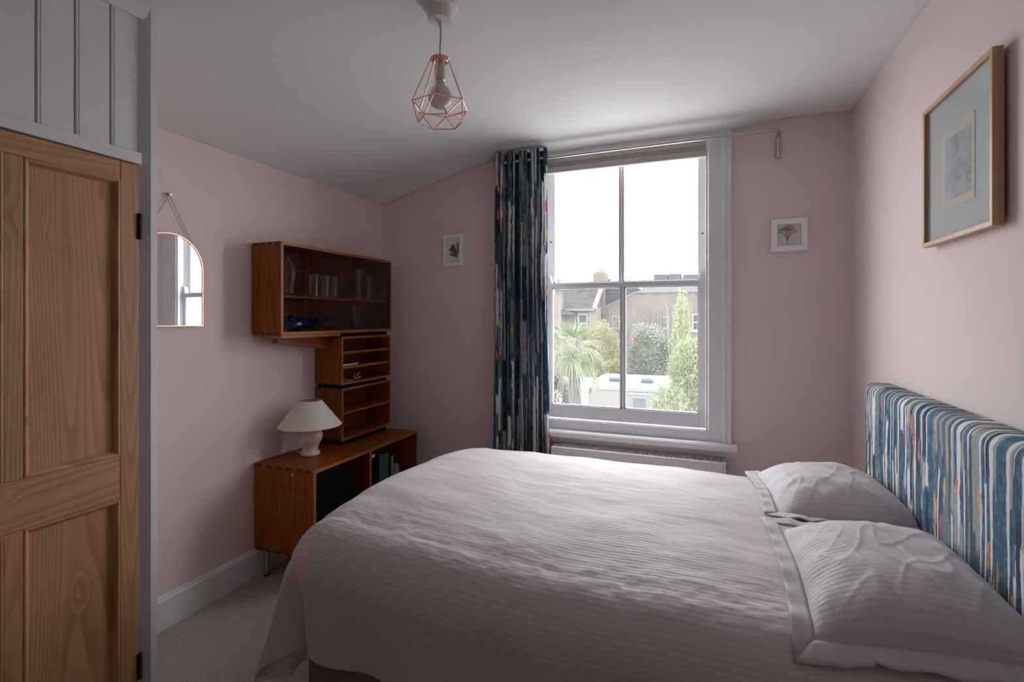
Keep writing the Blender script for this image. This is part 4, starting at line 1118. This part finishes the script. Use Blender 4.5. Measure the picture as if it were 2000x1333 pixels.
def duvet(u, v):
    a = AX1 - u * (AX1 - AX0 + E_FOOT)            # head -> foot
    b = (AY0 - E_NEAR) + v * (AY1 - AY0 + E_NEAR + E_FAR)
    ea = max(0.0, AX0 - a); eb0 = max(0.0, AY0 - b); eb1 = max(0.0, b - AY1)
    eb = max(eb0, eb1); sgn = -1 if eb0 > 0 else 1
    x = max(a, AX0); y = min(max(b, AY0), AY1)
    e = (ea**4.5 + eb**4.5) ** (1 / 4.5); hyp = math.hypot(ea, eb)
    top = top_at(x, y)
    o_, d_ = over(e)
    if hyp > 1e-6: dx, dy = -ea / hyp, sgn * eb / hyp
    else: dx = dy = 0.0
    q = RE * 1.2; hang = max(0.0, e - q)
    # hanging folds
    ang = math.atan2(eb, ea) if hyp > 1e-6 else 0.0
    fold = 0.0
    if hang > 0:
        corner = math.sin(2 * ang) if (ea > 0 and eb > 0) else 0.0
        fold += hang * 0.34 * corner * math.cos(ang * 7.0 + 0.5)
        run = x * 1.0 if eb > ea else y
        fold += hang * 0.16 * mnoise.noise(Vector((run * 5.0, 2.0 + (0 if eb > ea else 9), hang * 1.5)))
        fold += hang * (0.36 if ea > eb else 0.06) * math.sin(run * 17.0 + (0.7 if ea > eb else 2.0))
        if eb0 > 0: fold -= 0.10 * hang
        d_ += 0.018 * mnoise.noise(Vector((run * 4.2, 7.0, 1.0))) * min(1, hang * 5)
    px = x + dx * (o_ + fold); py = y + dy * (o_ + fold); pz = top - d_
    # crumpled band along the near edge
    near = math.exp(-((b - 1.36) / 0.15) ** 2) * min(1.0, max(0.0, (0.45 - a) / 0.3))
    wr = 0.0
    w1 = ridged(Vector((a * 11 + b * 8, b * 26 - a * 9, 2.0))); w1 = max(0, w1 - 0.35) ** 1.6
    w2 = ridged(Vector((a * 24 - b * 14, b * 36 + a * 16, 6.0))); w2 = max(0, w2 - 0.4) ** 1.6
    wr += (0.0085 * w1 + 0.006 * w2) * near * (0.55 + 0.7 * max(0, mnoise.noise(Vector((a * 3, b * 3, 9)))))
    w3 = ridged(Vector((a * 4.0, b * 24, 12.0))); w3 = max(0, w3 - 0.35) ** 1.4
    wr += 0.0009 * w3 * (1.0 if e < 0.3 else 0.5)
    wr += 0.0008 * mnoise.noise(Vector((a * 14, b * 40, 3)))
    up = math.cos(min(e / RE, math.pi / 2))
    return (px + dx * wr * (1 - up), py + dy * wr * (1 - up), pz + wr * up)
La, Lb = AX1 - AX0 + E_FOOT, AY1 - AY0 + E_NEAR + E_FAR
mb = MB().grid(duvet, 230, 250, lambda u, v: (u * La, v * Lb))
o = obj('duvet', mb, M['linen'], smooth=True, fixn=False, loc=(-0.3, 1.96, 0.3))
sd = o.modifiers.new('padding', 'SOLIDIFY'); sd.thickness = 0.016; sd.offset = 1
tag(o, 'rumpled pale lilac striped duvet hanging over the side of the bed', 'duvet')

# pillows in flanged cases
def pillow(name, lab, cx, cy, lx, ly, H, zb, tilt, seed, drape, yaw):
    P = thing(name, lab, 'pillow', (cx, cy, zb), 'pillows leaning on the headboard')
    FL = 0.045
    rot = Matrix.Rotation(yaw, 3, 'Z') @ Matrix.Rotation(tilt, 3, 'Y')
    def base(s, t_, side):
        """s along X (-1 foot side .. 1 headboard), t_ along Y"""
        ss, tt = abs(s), abs(t_)
        pr = max(0.0, (1 - ss ** 2.6)) ** 0.58 * max(0.0, (1 - tt ** 2.8)) ** 0.58
        # pinched outline: edges pull in between the corners
        x = s * lx * (1 - 0.045 * (1 - tt ** 2)); y = t_ * ly * (1 - 0.04 * (1 - ss ** 2))
        z = H * pr * (0.80 if side > 0 else -0.28)
        p = Vector((s * 3.0 + seed, t_ * 3.5, seed * 2.0))
        if side > 0:
            c = ss ** 4 + tt ** 4
            ang = math.atan2(t_, s)
            wv = max(0, ridged(Vector((s * 2.6 + t_ * 1.5 + seed, t_ * 1.1 - s * 0.4, seed))) - 0.72) ** 1.2
            wv2 = max(0, ridged(Vector((s * 3.4 - t_ * 1.6, t_ * 1.5 + seed, seed + 4))) - 0.75) ** 1.2
            z += (0.020 * wv + 0.016 * wv2) * pr + 0.012 * fbm(p * 0.6, 2) * pr
            z += 0.005 * math.sin(ang * 14 + seed) * min(1, c) * pr ** 0.5
        return Vector((x, y, z))
    def place(p):
        q = rot @ p
        X, Y, Z = cx + q.x, cy + q.y, zb + q.z
        return X, Y, Z
    def soft(X, Y, Z, lift=0.0):
        # cloth below the rounded near edge of the bed follows it down
        dr = max(0.0, 1.345 - Y)
        if drape: Z -= dr * dr * 3.6
        Z = max(Z, bed_surface(X, Y) + 0.005 + lift)
        return (min(X, HX0 - 0.004), Y, Z)
    n = 96
    top = MB().grid(lambda u, v: soft(*place(base(2*u-1, 2*v-1, 1))), n, n, lambda u, v: ((2*u-1)*lx + seed, (2*v-1)*ly))
    bot = MB().grid(lambda u, v: soft(*place(base(1-2*u, 2*v-1, -1))), 24, 24, lambda u, v: ((1-2*u)*lx, (2*v-1)*ly))
    obj('top_cover', top, M['linen_p'], P, smooth=True, fixn=False)
    obj('under_cover', bot, M['linen_p'], P, smooth=True, fixn=False)
    # flat flange all the way round
    def rim(k):
        s = k % 1.0 * 4
        i = int(s); f = s - i
        return [(-1, -1 + 2*f), (-1 + 2*f, 1), (1, 1 - 2*f), (1 - 2*f, -1)][i]
    def flange(u, v):
        s, t_ = rim(u if u < 1 else 0.0)
        p = base(s, t_, 1)
        w = FL * v
        big = max(abs(s), abs(t_))
        ox = s if abs(s) > 0.999 else 0; oy = t_ if abs(t_) > 0.999 else 0
        if abs(s) > 0.93: ox = math.copysign(max(0, (abs(s) - 0.93) / 0.07), s)
        if abs(t_) > 0.93: oy = math.copysign(max(0, (abs(t_) - 0.93) / 0.07), t_)
        ox2, oy2 = (ox, oy)
        if s < -0.5: 
            q = Vector((p.x + ox2 * w, p.y + oy2 * w, p.z))
        else:
            q = Vector((p.x + ox2 * w * 0.5, p.y + oy2 * w, p.z))
        q.z += v * (0.006 * math.sin(u * 96 + seed) + 0.012 * mnoise.noise(Vector((u * 14, seed, 0))))
        if s < -0.5 : q.z -= v * 0.012
        if s < -0.9 and t_ > 0.8: q.z += v * (0.034 if drape else 0.006) * (t_ - 0.8) / 0.2
        X, Y, Z = place(q)
        return soft(X, Y, Z, 0.003 + v * 0.004 * (1 + math.sin(u * 150 + seed)))
    fl = MB().grid(flange, 240, 5, lambda u, v: (u * 2.4, v * FL))
    o = obj('flange', fl, M['linen_f'], P, smooth=True, fixn=False)
    sdf = o.modifiers.new('cloth', 'SOLIDIFY'); sdf.thickness = 0.004; sdf.offset = 0
    return P
pillow('pillow', 'pale lilac striped pillow at the window side of the bed', 0.452, 2.325, 0.225, 0.285, 0.135, 0.735, math.radians(-4), 1.3, False, math.radians(2))
pillow('pillow', 'pale lilac striped pillow at the near side of the bed', 0.452, 1.620, 0.225, 0.310, 0.140, 0.735, math.radians(-5), 4.7, True, math.radians(0))

# ------------------------------------------------------------------ the garden and houses outside
random.seed(11)
GZ = -3.35
structure(obj('ground', MB().box(-90, 60, 4.2, 130, GZ - 0.4, GZ), M['lawn']), 'winter garden ground below the window', 'ground')

# --- brick house on the left: rear wall, tiled roof, chimney, window, lean-to
HD = 40.0
def px(u, Y=HD): return at(u, 622, Y).x
def pz(v, u=1220, Y=HD): return at(u, v, Y).z
H1 = thing('brick_house', 'pale brick house with ribbed grey tile roof, left in the window view', 'house', (px(1110), HD, GZ))
x0, x1 = px(900), px(1153)
obj('wall', MB().box(x0, x1, HD, HD + 2.2, GZ, pz(606, 1120)), M['brick_y'], H1)
# roof slope facing the garden: rows of tiles
xr0, xr1 = px(930), px(1160)
ze, zr = pz(605, 1120), pz(560, 1120, HD + 3.0)
rf = obj('roof', MB().prism([(HD - 0.3, ze - 0.05), (HD + 2.96, zr), (HD + 2.98, ze - 0.5)], xr0, xr1, 'x'), M['tile'], H1)
rows = 13
for i in range(rows):
    f0, f1 = i / rows, (i + 1) / rows
    ya, yb = HD - 0.34 + 3.3 * f0, HD - 0.34 + 3.3 * f1
    za, zb = ze + (zr - ze) * f0, ze + (zr - ze) * f1
    obj('tile_course', MB().prism([(ya, za + 0.02), (ya, za + 0.10), (yb + 0.02, zb + 0.05), (yb + 0.02, zb - 0.01)], xr0, xr1, 'x'), M['tile'], rf)
obj('verge', MB().prism([(HD - 0.4, ze - 0.02), (HD - 0.4, ze + 0.2), (HD + 3.0, zr + 0.22), (HD + 3.0, zr)], xr1 - 0.05, xr1 + 0.28, 'x'), M['lead'], H1)
obj('gutter', MB().box(px(1106), xr1 + 0.1, HD - 0.52, HD - 0.36, ze - 0.10, ze + 0.05), M['gutter'], H1)
obj('downpipe', MB().box(px(1125), px(1126.6), HD - 0.25, HD - 0.12, GZ, ze - 0.2), M['gutter'], H1)
ch = obj('chimney_stack', MB().box(px(1087), px(1102.5), HD - 1.1, HD - 0.45, pz(640), pz(572)), M['brick_y'], H1)
obj('chimney_cap', MB().box(px(1086), px(1103.5), HD - 1.15, HD - 0.40, pz(572), pz(569)), M['brick_y'], ch)
obj('lean_to_roof', MB().prism([(px(1060), pz(600)), (px(1082), pz(600)), (px(1104), pz(605)), (px(1127), pz(612)), (px(1127), pz(615)), (px(1085), pz(614)), (px(1060), pz(606))], HD - 0.9, HD - 0.1, 'y'), M['slate'], H1)
def ext_window(parent, ua, ub, va, vb, y, sill=True, mid=True):
    X0, X1 = at(ua, 622, y).x, at(ub, 622, y).x; Z1, Z0 = pz(va, 1220, y), pz(vb, 1220, y)
    w = obj('window', MB().box(X0, X1, y - 0.06, y - 0.01, Z0, Z1), M['ext_white'], parent)
    zm = (Z0 + Z1) / 2
    e = 0.09
    for za, zb in ((Z0 + e, zm - e / 2), (zm + e / 2, Z1 - e)):
        obj('pane', MB().box(X0 + e, X1 - e, y - 0.075, y - 0.055, za, zb), M['ext_glass'], w)
    if sill: obj('sill', MB().box(X0 - 0.1, X1 + 0.1, y - 0.14, y - 0.02, Z0 - 0.12, Z0), M['ext_white'], w)
ext_window(H1, 1128.5, 1148, 613, 652, HD)
# upper parapet wall right of the roof
obj('side_wall', MB().box(px(1150), px(1165), HD - 0.2, HD + 1.8, GZ, pz(600)), M['brick_y'], H1)

# --- long brick terrace with a slate roof
HT = 44.0
H2 = thing('brick_terrace', 'long brown brick terrace with sloping slate roof across the garden', 'house', (px(1270, HT), HT, GZ))
def tx(u): return at(u, 622, HT).x
def tz(v): return at(1230, v, HT).z
obj('wall', MB().prism([(tx(1150), GZ), (tx(1700), GZ), (tx(1700), tz(572)), (tx(1246), tz(571)), (tx(1160), tz(612)), (tx(1150), tz(612))], HT, HT + 8, 'y'), M['brick'], H2)
r2 = obj('roof', MB().prism([(tx(1165), tz(610)), (tx(1246), tz(570)), (tx(1246), tz(563)), (tx(1165), tz(563))], HT + 0.6, HT + 3, 'y'), M['slate'], H2)
for i in range(8):
    obj('slate_course', MB().prism([(tx(1165), tz(609 - 6 * i)), (tx(max(1166, 1246 - 13 * max(0, 6 - i))), tz(609 - 6 * i)), (tx(max(1166, 1246 - 13 * max(0, 6 - i))), tz(604 - 6 * i)), (tx(1165), tz(604 - 6 * i))], HT + 0.50, HT + 0.59, 'y'), M['slate'], r2) if i > 0 else None
obj('coping', MB().prism([(tx(1160), tz(612)), (tx(1246), tz(571)), (tx(1246), tz(568.5)), (tx(1160), tz(609))], HT - 0.08, HT + 0.5, 'y'), M['lead'], H2)
obj('eaves_board', MB().box(tx(1246), tx(1700), HT - 0.15, HT + 0.4, tz(573), tz(569)), M['gutter'], H2)
obj('main_roof', MB().prism([(HT, tz(571)), (HT + 5, tz(556)), (HT + 9, tz(571))], tx(1246), tx(1700), 'x'), M['slate'], H2)
for (ua, ub, va, vb) in ((1196, 1211, 617, 641), (1283, 1306, 618, 641), (1352, 1366, 614, 645), (1420, 1436, 614, 645), (1500, 1516, 614, 645)):
    ext_window(H2, ua, ub, va, vb, HT)
# tall chimney on the terrace
c2 = obj('chimney_stack', MB().box(tx(1164), tx(1181), HT - 0.5, HT + 1.0, tz(615), tz(545)), M['brick'], H2)
obj('chimney_corbel', MB().box(tx(1161), tx(1184), HT - 0.65, HT + 1.15, tz(549), tz(535)), M['brick'], c2)
obj('chimney_cap', MB().box(tx(1163), tx(1182), HT - 0.6, HT + 1.1, tz(535), tz(531)), M['brick_y'], c2)
for i in range(3):
    cxp = tx(1167 + 5.5 * i)
    obj('chimney_pot', MB().lathe([(0.13, 0), (0.10, 0.25), (0.13, 0.28), (0.13, 0.34), (0.09, 0.34)], (cxp, HT + 0.2, tz(531)), 12), M['pot'], c2, smooth='auto')
fl = obj('flue', MB().tube([(tx(1186.5), HT + 1, tz(560)), (tx(1186.5), HT + 1, tz(545))], 0.07, 8).tube([(tx(1186.5) - 0.14, HT + 1, tz(545)), (tx(1186.5) + 0.14, HT + 1, tz(543))], 0.09, 8), M['gutter'], H2)
# --- distant roofline with dormers
HF = 75.0
def fx_(u): return at(u, 622, HF).x
def fz(v): return at(1300, v, HF).z
H3 = thing('distant_block', 'far grey roof with flat dormers above the terrace', 'house', (fx_(1310), HF, GZ))
obj('wall', MB().box(fx_(1255), fx_(1600), HF, HF + 8, GZ, fz(552)), M['brick'], H3)
obj('roof', MB().box(fx_(1262), fx_(1600), HF + 0.5, HF + 7, fz(552), fz(546)), M['slate'], H3)
for a, b in ((1277, 1304), (1306, 1330), (1333, 1368)):
    obj('dormer', MB().box(fx_(a), fx_(b), HF - 0.3, HF + 4, fz(549), fz(536 if a < 1320 else 538)), M['slate'], H3)
# neighbouring small chimney far left
o = obj('far_chimney', MB().box(at(1088, 600, 60).x, at(1093, 600, 60).x, 60, 60.8, GZ, at(1090, 546, 60).z), M['brick_y']); tag(o, 'distant pale chimney beyond the ribbed tile roof', 'chimney')
# garden fence / low wall
gw = obj('garden_wall', MB().box(at(1215, 700, 24.2).x, at(1300, 700, 24.2).x, 24.2, 24.42, GZ, at(1260, 728, 24.2).z), M['brick']); tag(gw, 'low brick garden wall behind the caravan', 'garden wall')

# --- caravan
VY = 18.5
CV = thing('caravan', 'cream touring caravan parked below the window', 'caravan', (at(1240, 700, VY).x, VY + 1, GZ))
vx0, vx1 = at(1150, 700, VY).x, at(1345, 700, VY).x
vzt = at(1240, 742, VY).z
def cvs(u, v):
    # rounded roof cross section swept along X
    a = v
    prof_y = [(0.0, -1.9), (0.0, -0.55), (0.03, -0.36), (0.12, -0.24), (0.30, -0.15), (0.55, -0.06), (0.95, 0.0), (1.5, 0.02), (2.0, -0.06), (2.2, -0.3), (2.25, -1.9)]
    k = v * (len(prof_y) - 1); i = min(int(k), len(prof_y) - 2); f = k - i
    y = prof_y[i][0] + (prof_y[i+1][0] - prof_y[i][0]) * f
    z = prof_y[i][1] + (prof_y[i+1][1] - prof_y[i][1]) * f
    e = min(u, 1 - u) * (vx1 - vx0); dn = 0.0
    if e < 0.5: dn = 0.35 * (1 - math.sqrt(max(0, 1 - (1 - e / 0.5) ** 2)))
    return (vx0 + u * (vx1 - vx0), VY + y, vzt + z - (dn if z > -0.6 else 0))
obj('body', MB().grid(cvs, 40, 40), M['caravan'], CV, smooth=True)
for xe in (vx0, vx1):
    obj('end_wall', MB().box(xe - 0.02, xe + 0.02, VY + 0.02, VY + 2.23, vzt - 1.9, vzt - 0.4), M['caravan'], CV)
def cwin(ua, ub, z0, z1, y0, y1, name):
    X0, X1 = at(ua, 700, VY).x, at(ub, 700, VY).x
    w = obj(name, MB().prism([(X0 - 0.03, z0 - 0.03), (X1 + 0.03, z0 - 0.03), (X1 + 0.03, z1 + 0.03), (X0 - 0.03, z1 + 0.03)], y0, y0 + 0.05, 'y'), M['caravan_seal'], CV, bevel=0.05, seg=3)
    obj('pane', MB().box(X0, X1, y0 - 0.03, y0 + 0.01, z0, z1), M['caravan_glass'], w, bevel=0.02)
cwin(1236, 1262, at(1240, 812, VY).z, at(1240, 777, VY).z, VY - 0.02, 0, 'side_window')
for ua, ub in ((1187, 1207), (1251, 1273)):
    X0, X1 = at(ua, 700, VY).x, at(ub, 700, VY).x
    w = obj('roof_light', MB().box(X0 - 0.03, X1 + 0.03, VY + 0.32, VY + 0.72, vzt - 0.13, vzt - 0.005), M['caravan_seal'], CV, bevel=0.04, seg=3)
    obj('pane', MB().box(X0, X1, VY + 0.29, VY + 0.70, vzt - 0.115, vzt + 0.005), M['caravan_glass'], w, bevel=0.03, seg=3)
obj('trim_strip', MB().box(vx0 + 0.2, vx1 - 0.2, VY - 0.015, VY + 0.02, vzt - 0.42, vzt - 0.39), M['caravan_seal'], CV)
obj('awning_rail', MB().box(at(1228, 700, VY).x, at(1275, 700, VY).x, VY - 0.03, VY + 0.01, at(1240, 771, VY).z, at(1240, 768, VY).z), M['caravan_seal'], CV)
obj('chassis', MB().box(vx0 + 0.3, vx1 - 0.3, VY + 0.3, VY + 1.9, GZ + 0.25, vzt - 1.9), M['caravan_seal'], CV)
for xw in ((vx0 + vx1) / 2,):
    for yw in (VY + 0.1, VY + 2.0):
        obj('wheel', MB().lathe([(0.0, 0), (0.31, 0), (0.33, 0.04), (0.33, 0.14), (0.31, 0.18), (0, 0.18)], (xw, yw, GZ + 0.33), 24, 'y'), M['caravan_seal'], CV, smooth='auto')

# --- plants
def leaves(mb, c, n, size, rx, ry, rz, shell=0.55, elong=1.0, droop=0.0):
    for i in range(n):
        while True:
            p = Vector((random.uniform(-1, 1), random.uniform(-1, 1), random.uniform(-1, 1)))
            if p.length <= 1: break
        if p.length < shell and random.random() < 0.75:
            p = p.normalized() * random.uniform(shell, 1)
        lump = 1.0 + 0.22 * mnoise.noise(p * 2.3 + Vector(c))
        q = Vector((c[0] + p.x * rx * lump, c[1] + p.y * ry * lump, c[2] + p.z * rz * lump))
        d = Vector((random.uniform(-1, 1), random.uniform(-1, 1), random.uniform(-1, 0.8) - droop)).normalized()
        s = d.cross(Vector((random.uniform(-1, 1), random.uniform(-1, 1), random.uniform(-1, 1))))
        if s.length < 1e-3: continue
        s.normalize()
        L = size * random.uniform(0.6, 1.3) * elong; w = size * random.uniform(0.3, 0.5)
        mb.add([q - d * L * 0.5, q + s * w * 0.5, q + d * L * 0.5, q - s * w * 0.5], [(0, 1, 2, 3)])
def shrub(name, lab, cat, u, v, Y, ru, rv, n, size, mat, stems=5, grp=None, extra=None, elong=1.0, shell=0.55):
    c = at(u, v, Y); s = Y / F_PX * 1.0
    rx, rz = ru * s, rv * s
    T_ = thing(name, lab, cat, (c.x, Y, GZ), grp)
    st = MB()
    for i in range(stems):
        a = random.uniform(0, 6.28); tip = c + Vector((math.cos(a) * rx * 0.7, math.sin(a) * rx * 0.5, rz * random.uniform(-0.2, 0.6)))
        b = Vector((c.x + random.uniform(-0.15, 0.15), Y + random.uniform(-0.15, 0.15), GZ))
        st.tube([b, b.lerp(tip, 0.5) + Vector((random.uniform(-.1, .1), 0, 0.1)), tip], [0.05, 0.035, 0.01], 6)
    obj('stem', st, M['twig'], T_, smooth=True)
    m = MB()
    leaves(m, c, n // 2, size, rx * 0.80, rx * 0.7, rz * 0.85, shell, elong)
    for k in range(9):                                   # uneven outgrowths and a skirt down to the ground
        a = random.uniform(0, 6.28); q = random.uniform(0.5, 0.9)
        cc = c + Vector((math.cos(a) * rx * q, random.uniform(-0.6, 0.1) * rx, math.sin(a) * rz * q))
        rr = random.uniform(0.28, 0.45)
        leaves(m, cc, n // 16, size, rx * rr, rx * rr, rz * rr, 0.3, elong)
    low = Vector((c.x, Y, (c.z - rz * 0.7 + GZ) / 2))
    leaves(m, low, n // 6, size * 1.2, rx * 0.75, rx * 0.6, (c.z - rz * 0.7 - GZ) / 2, 0.3, elong)
    f = obj('foliage', m, M[mat], T_, fixn=False); f['kind'] = 'stuff'
    if extra:
        for (uu, vv, rr, nn, mt, sz) in extra:
            m2 = MB(); leaves(m2, at(uu, vv, Y - rx * 0.6), nn, sz, rr * s, rr * s * 0.6, rr * s)
            f2 = obj('foliage', m2, M[mt], T_, fixn=False); f2['kind'] = 'stuff'
    return T_
shrub('yellow_shrub', 'rounded yellow green shrub behind the palm', 'shrub', 1176, 684, 22.6, 38, 58, 12000, 0.085, 'yellow_leaf')
shrub('low_yellow_shrub', 'smaller yellow green shrub below the rounded one by the caravan', 'shrub', 1204, 722, 21.9, 26, 24, 4500, 0.085, 'yellow_leaf')
shrub('evergreen_shrub', 'dark evergreen shrub with red new leaves in the middle of the view', 'shrub', 1266, 690, 22.6, 50, 50, 12000, 0.11, 'camellia_leaf', extra=[(1238, 660, 6, 90, 'red_leaf', 0.10), (1224, 718, 3, 20, 'red_leaf', 0.10)])
shrub('red_stem_shrub', 'brownish low shrub beneath the palm at the left edge', 'shrub', 1092, 778, 9.5, 28, 50, 3500, 0.06, 'ivy_leaf')
# bamboo on the right: canes and feathery leaves
def bamboo(lab, u, v, Y, ru, rv, n, size):
    c = at(u, v, Y); s = Y / F_PX
    T_ = thing('bamboo', lab, 'bamboo', (c.x, Y, GZ), 'bamboo clumps on the right')
    for i in range(7):
        bx_ = c.x + random.uniform(-1, 1) * ru * s * 0.5; by_ = Y + random.uniform(-0.3, 0.3)
        lean = random.uniform(-0.25, 0.25)
        tp = c.z + rv * s * random.uniform(0.5, 0.95)
        obj('cane', MB().tube([(bx_, by_, GZ), (bx_ + lean * 0.3, by_, (GZ + tp) / 2), (bx_ + lean, by_ - 0.1, tp)], [0.014, 0.011, 0.003], 6), M['cane'], T_, smooth=True)
    m = MB(); leaves(m, c, n, size, ru * s, ru * s * 0.8, rv * s, 0.2, 2.2, 0.6)
    f = obj('leaves', m, M['bamboo_leaf'], T_, fixn=False); f['kind'] = 'stuff'
bamboo('tall feathery bamboo clump at the right side of the view', 1330, 650, 9.5, 17, 78, 1500, 0.045)
bamboo('dense bright bamboo clump in the lower right pane', 1350, 740, 8.5, 40, 80, 5200, 0.045)
bamboo('loose bamboo spray at the caravan edge', 1305, 785, 8.0, 34, 34, 1100, 0.045)

# fan palm
PYd = 8.0
pc = at(1120, 705, PYd)
Pm = thing('fan_palm', 'fan palm with drooping leaves in the lower left pane', 'palm tree', (pc.x + 0.15, PYd, GZ))
obj('trunk', MB().tube([(pc.x + 0.15, PYd, GZ), (pc.x + 0.10, PYd, GZ + 2.0), (pc.x, PYd, pc.z - 0.1)], [0.13, 0.12, 0.10], 12), M['bark'], Pm, smooth=True)
def fan_leaf(center, direction, L, nb=26, spread=2.5, droop=0.4, tilt=0.0):
    m = MB()
    d = Vector(direction).normalized()
    side = d.cross(Vector((0, 0, 1)))
    if side.length < 1e-3: side = Vector((1, 0, 0))
    side.normalize(); nrm = side.cross(d).normalized()
    side = (side * math.cos(tilt) + nrm * math.sin(tilt)).normalized()
    hub = Vector(center)
    for k in range(nb):
        a = (k / (nb - 1) - 0.5) * spread
        bd = (d * math.cos(a) + side * math.sin(a)).normalized()
        ll = L * (0.78 + 0.22 * math.cos(a)) * random.uniform(0.92, 1.05)
        w = 0.013
        ps = []
        for i in range(6):
            f = i / 5
            ps.append(hub + bd * ll * f - Vector((0, 0, 1)) * droop * ll * f ** 2.6)
        pr = bd.cross(nrm).normalized()
        vs = []
        for i, p in enumerate(ps):
            f = i / 5; ww = w * (0.35 + 1.3 * f if f < 0.45 else 1.0 * (1 - f) / 0.55 + 0.05)
            vs += [p + pr * ww, p - pr * ww]
        m.add(vs, [(2*i, 2*i+1, 2*i+3, 2*i+2) for i in range(5)])
    return m
pc = at(1116, 692, PYd)
for i in range(20):
    az = i * 2.39996 + 0.4; el = math.radians(78 - i * 6.6)
    d = Vector((math.cos(az) * math.cos(el), math.sin(az) * math.cos(el), math.sin(el)))
    c = pc + Vector((d.x * 0.30, d.y * 0.30, d.z * 0.24 + 0.06))
    m = fan_leaf(c, d, random.uniform(0.36, 0.46), 15, 2.5, 0.12 + 0.85 * max(0.0, 0.75 - d.z), random.uniform(-0.6, 0.6))
    lf = obj('palm_leaf', m, M['palm_leaf'], Pm, fixn=False)
    obj('leaf_stalk', MB().tube([(pc.x, PYd, pc.z - 0.10), pc.lerp(c, 0.6), c], [0.012, 0.009, 0.006], 6), M['cane'], lf, smooth=True)

# bare birches
def birch(lab, u, vbase, Y, h, seed, mat='birch', spread=0.32, r0=0.07):
    random.seed(seed)
    b = at(u, vbase, Y)
    T_ = thing('birch_tree', lab, 'tree', (b.x, Y, GZ), 'bare trees in front of the terrace')
    tr = MB(); tw = MB()
    def grow(p, d, L, r, dep):
        q = p + d * L
        mid = p.lerp(q, 0.5) + Vector((random.uniform(-1, 1), random.uniform(-1, 1), 0)) * L * 0.05
        (tr if dep > 2 else tw).tube([p, mid, q], [r, r * 0.85, r * 0.7], 5 if dep > 2 else 3, cap=False)
        if dep == 0: return
        for k in range(3 if dep > 1 else 2):
            nd = (d + Vector((random.uniform(-1, 1) * spread * 1.5, random.uniform(-1, 1) * spread, random.uniform(-0.1, 0.35)))).normalized()
            grow(p.lerp(q, random.uniform(0.55, 1.0)), nd, L * random.uniform(0.55, 0.78), max(0.006, r * 0.55), dep - 1)
    for k in range(2):
        grow(Vector((b.x + 0.1 * k, Y, GZ)), Vector((random.uniform(-0.12, 0.12), 0, 1)).normalized(), h * 0.45, r0, 5)
    obj('trunk', tr, M[mat], T_, smooth=True, fixn=False)
    f = obj('twigs', tw, M['twig'], T_, fixn=False); f['kind'] = 'stuff'
birch('pale multi stemmed birch in the right half of the window', 1277, 640, 24.0, 5.6, 3)
birch('slim bare birch beside the glazing bar', 1190, 640, 27.0, 5.0, 8, r0=0.05)
birch('bare reddish tree at the right end of the terrace', 1325, 640, 26.0, 5.6, 21, 'twig')
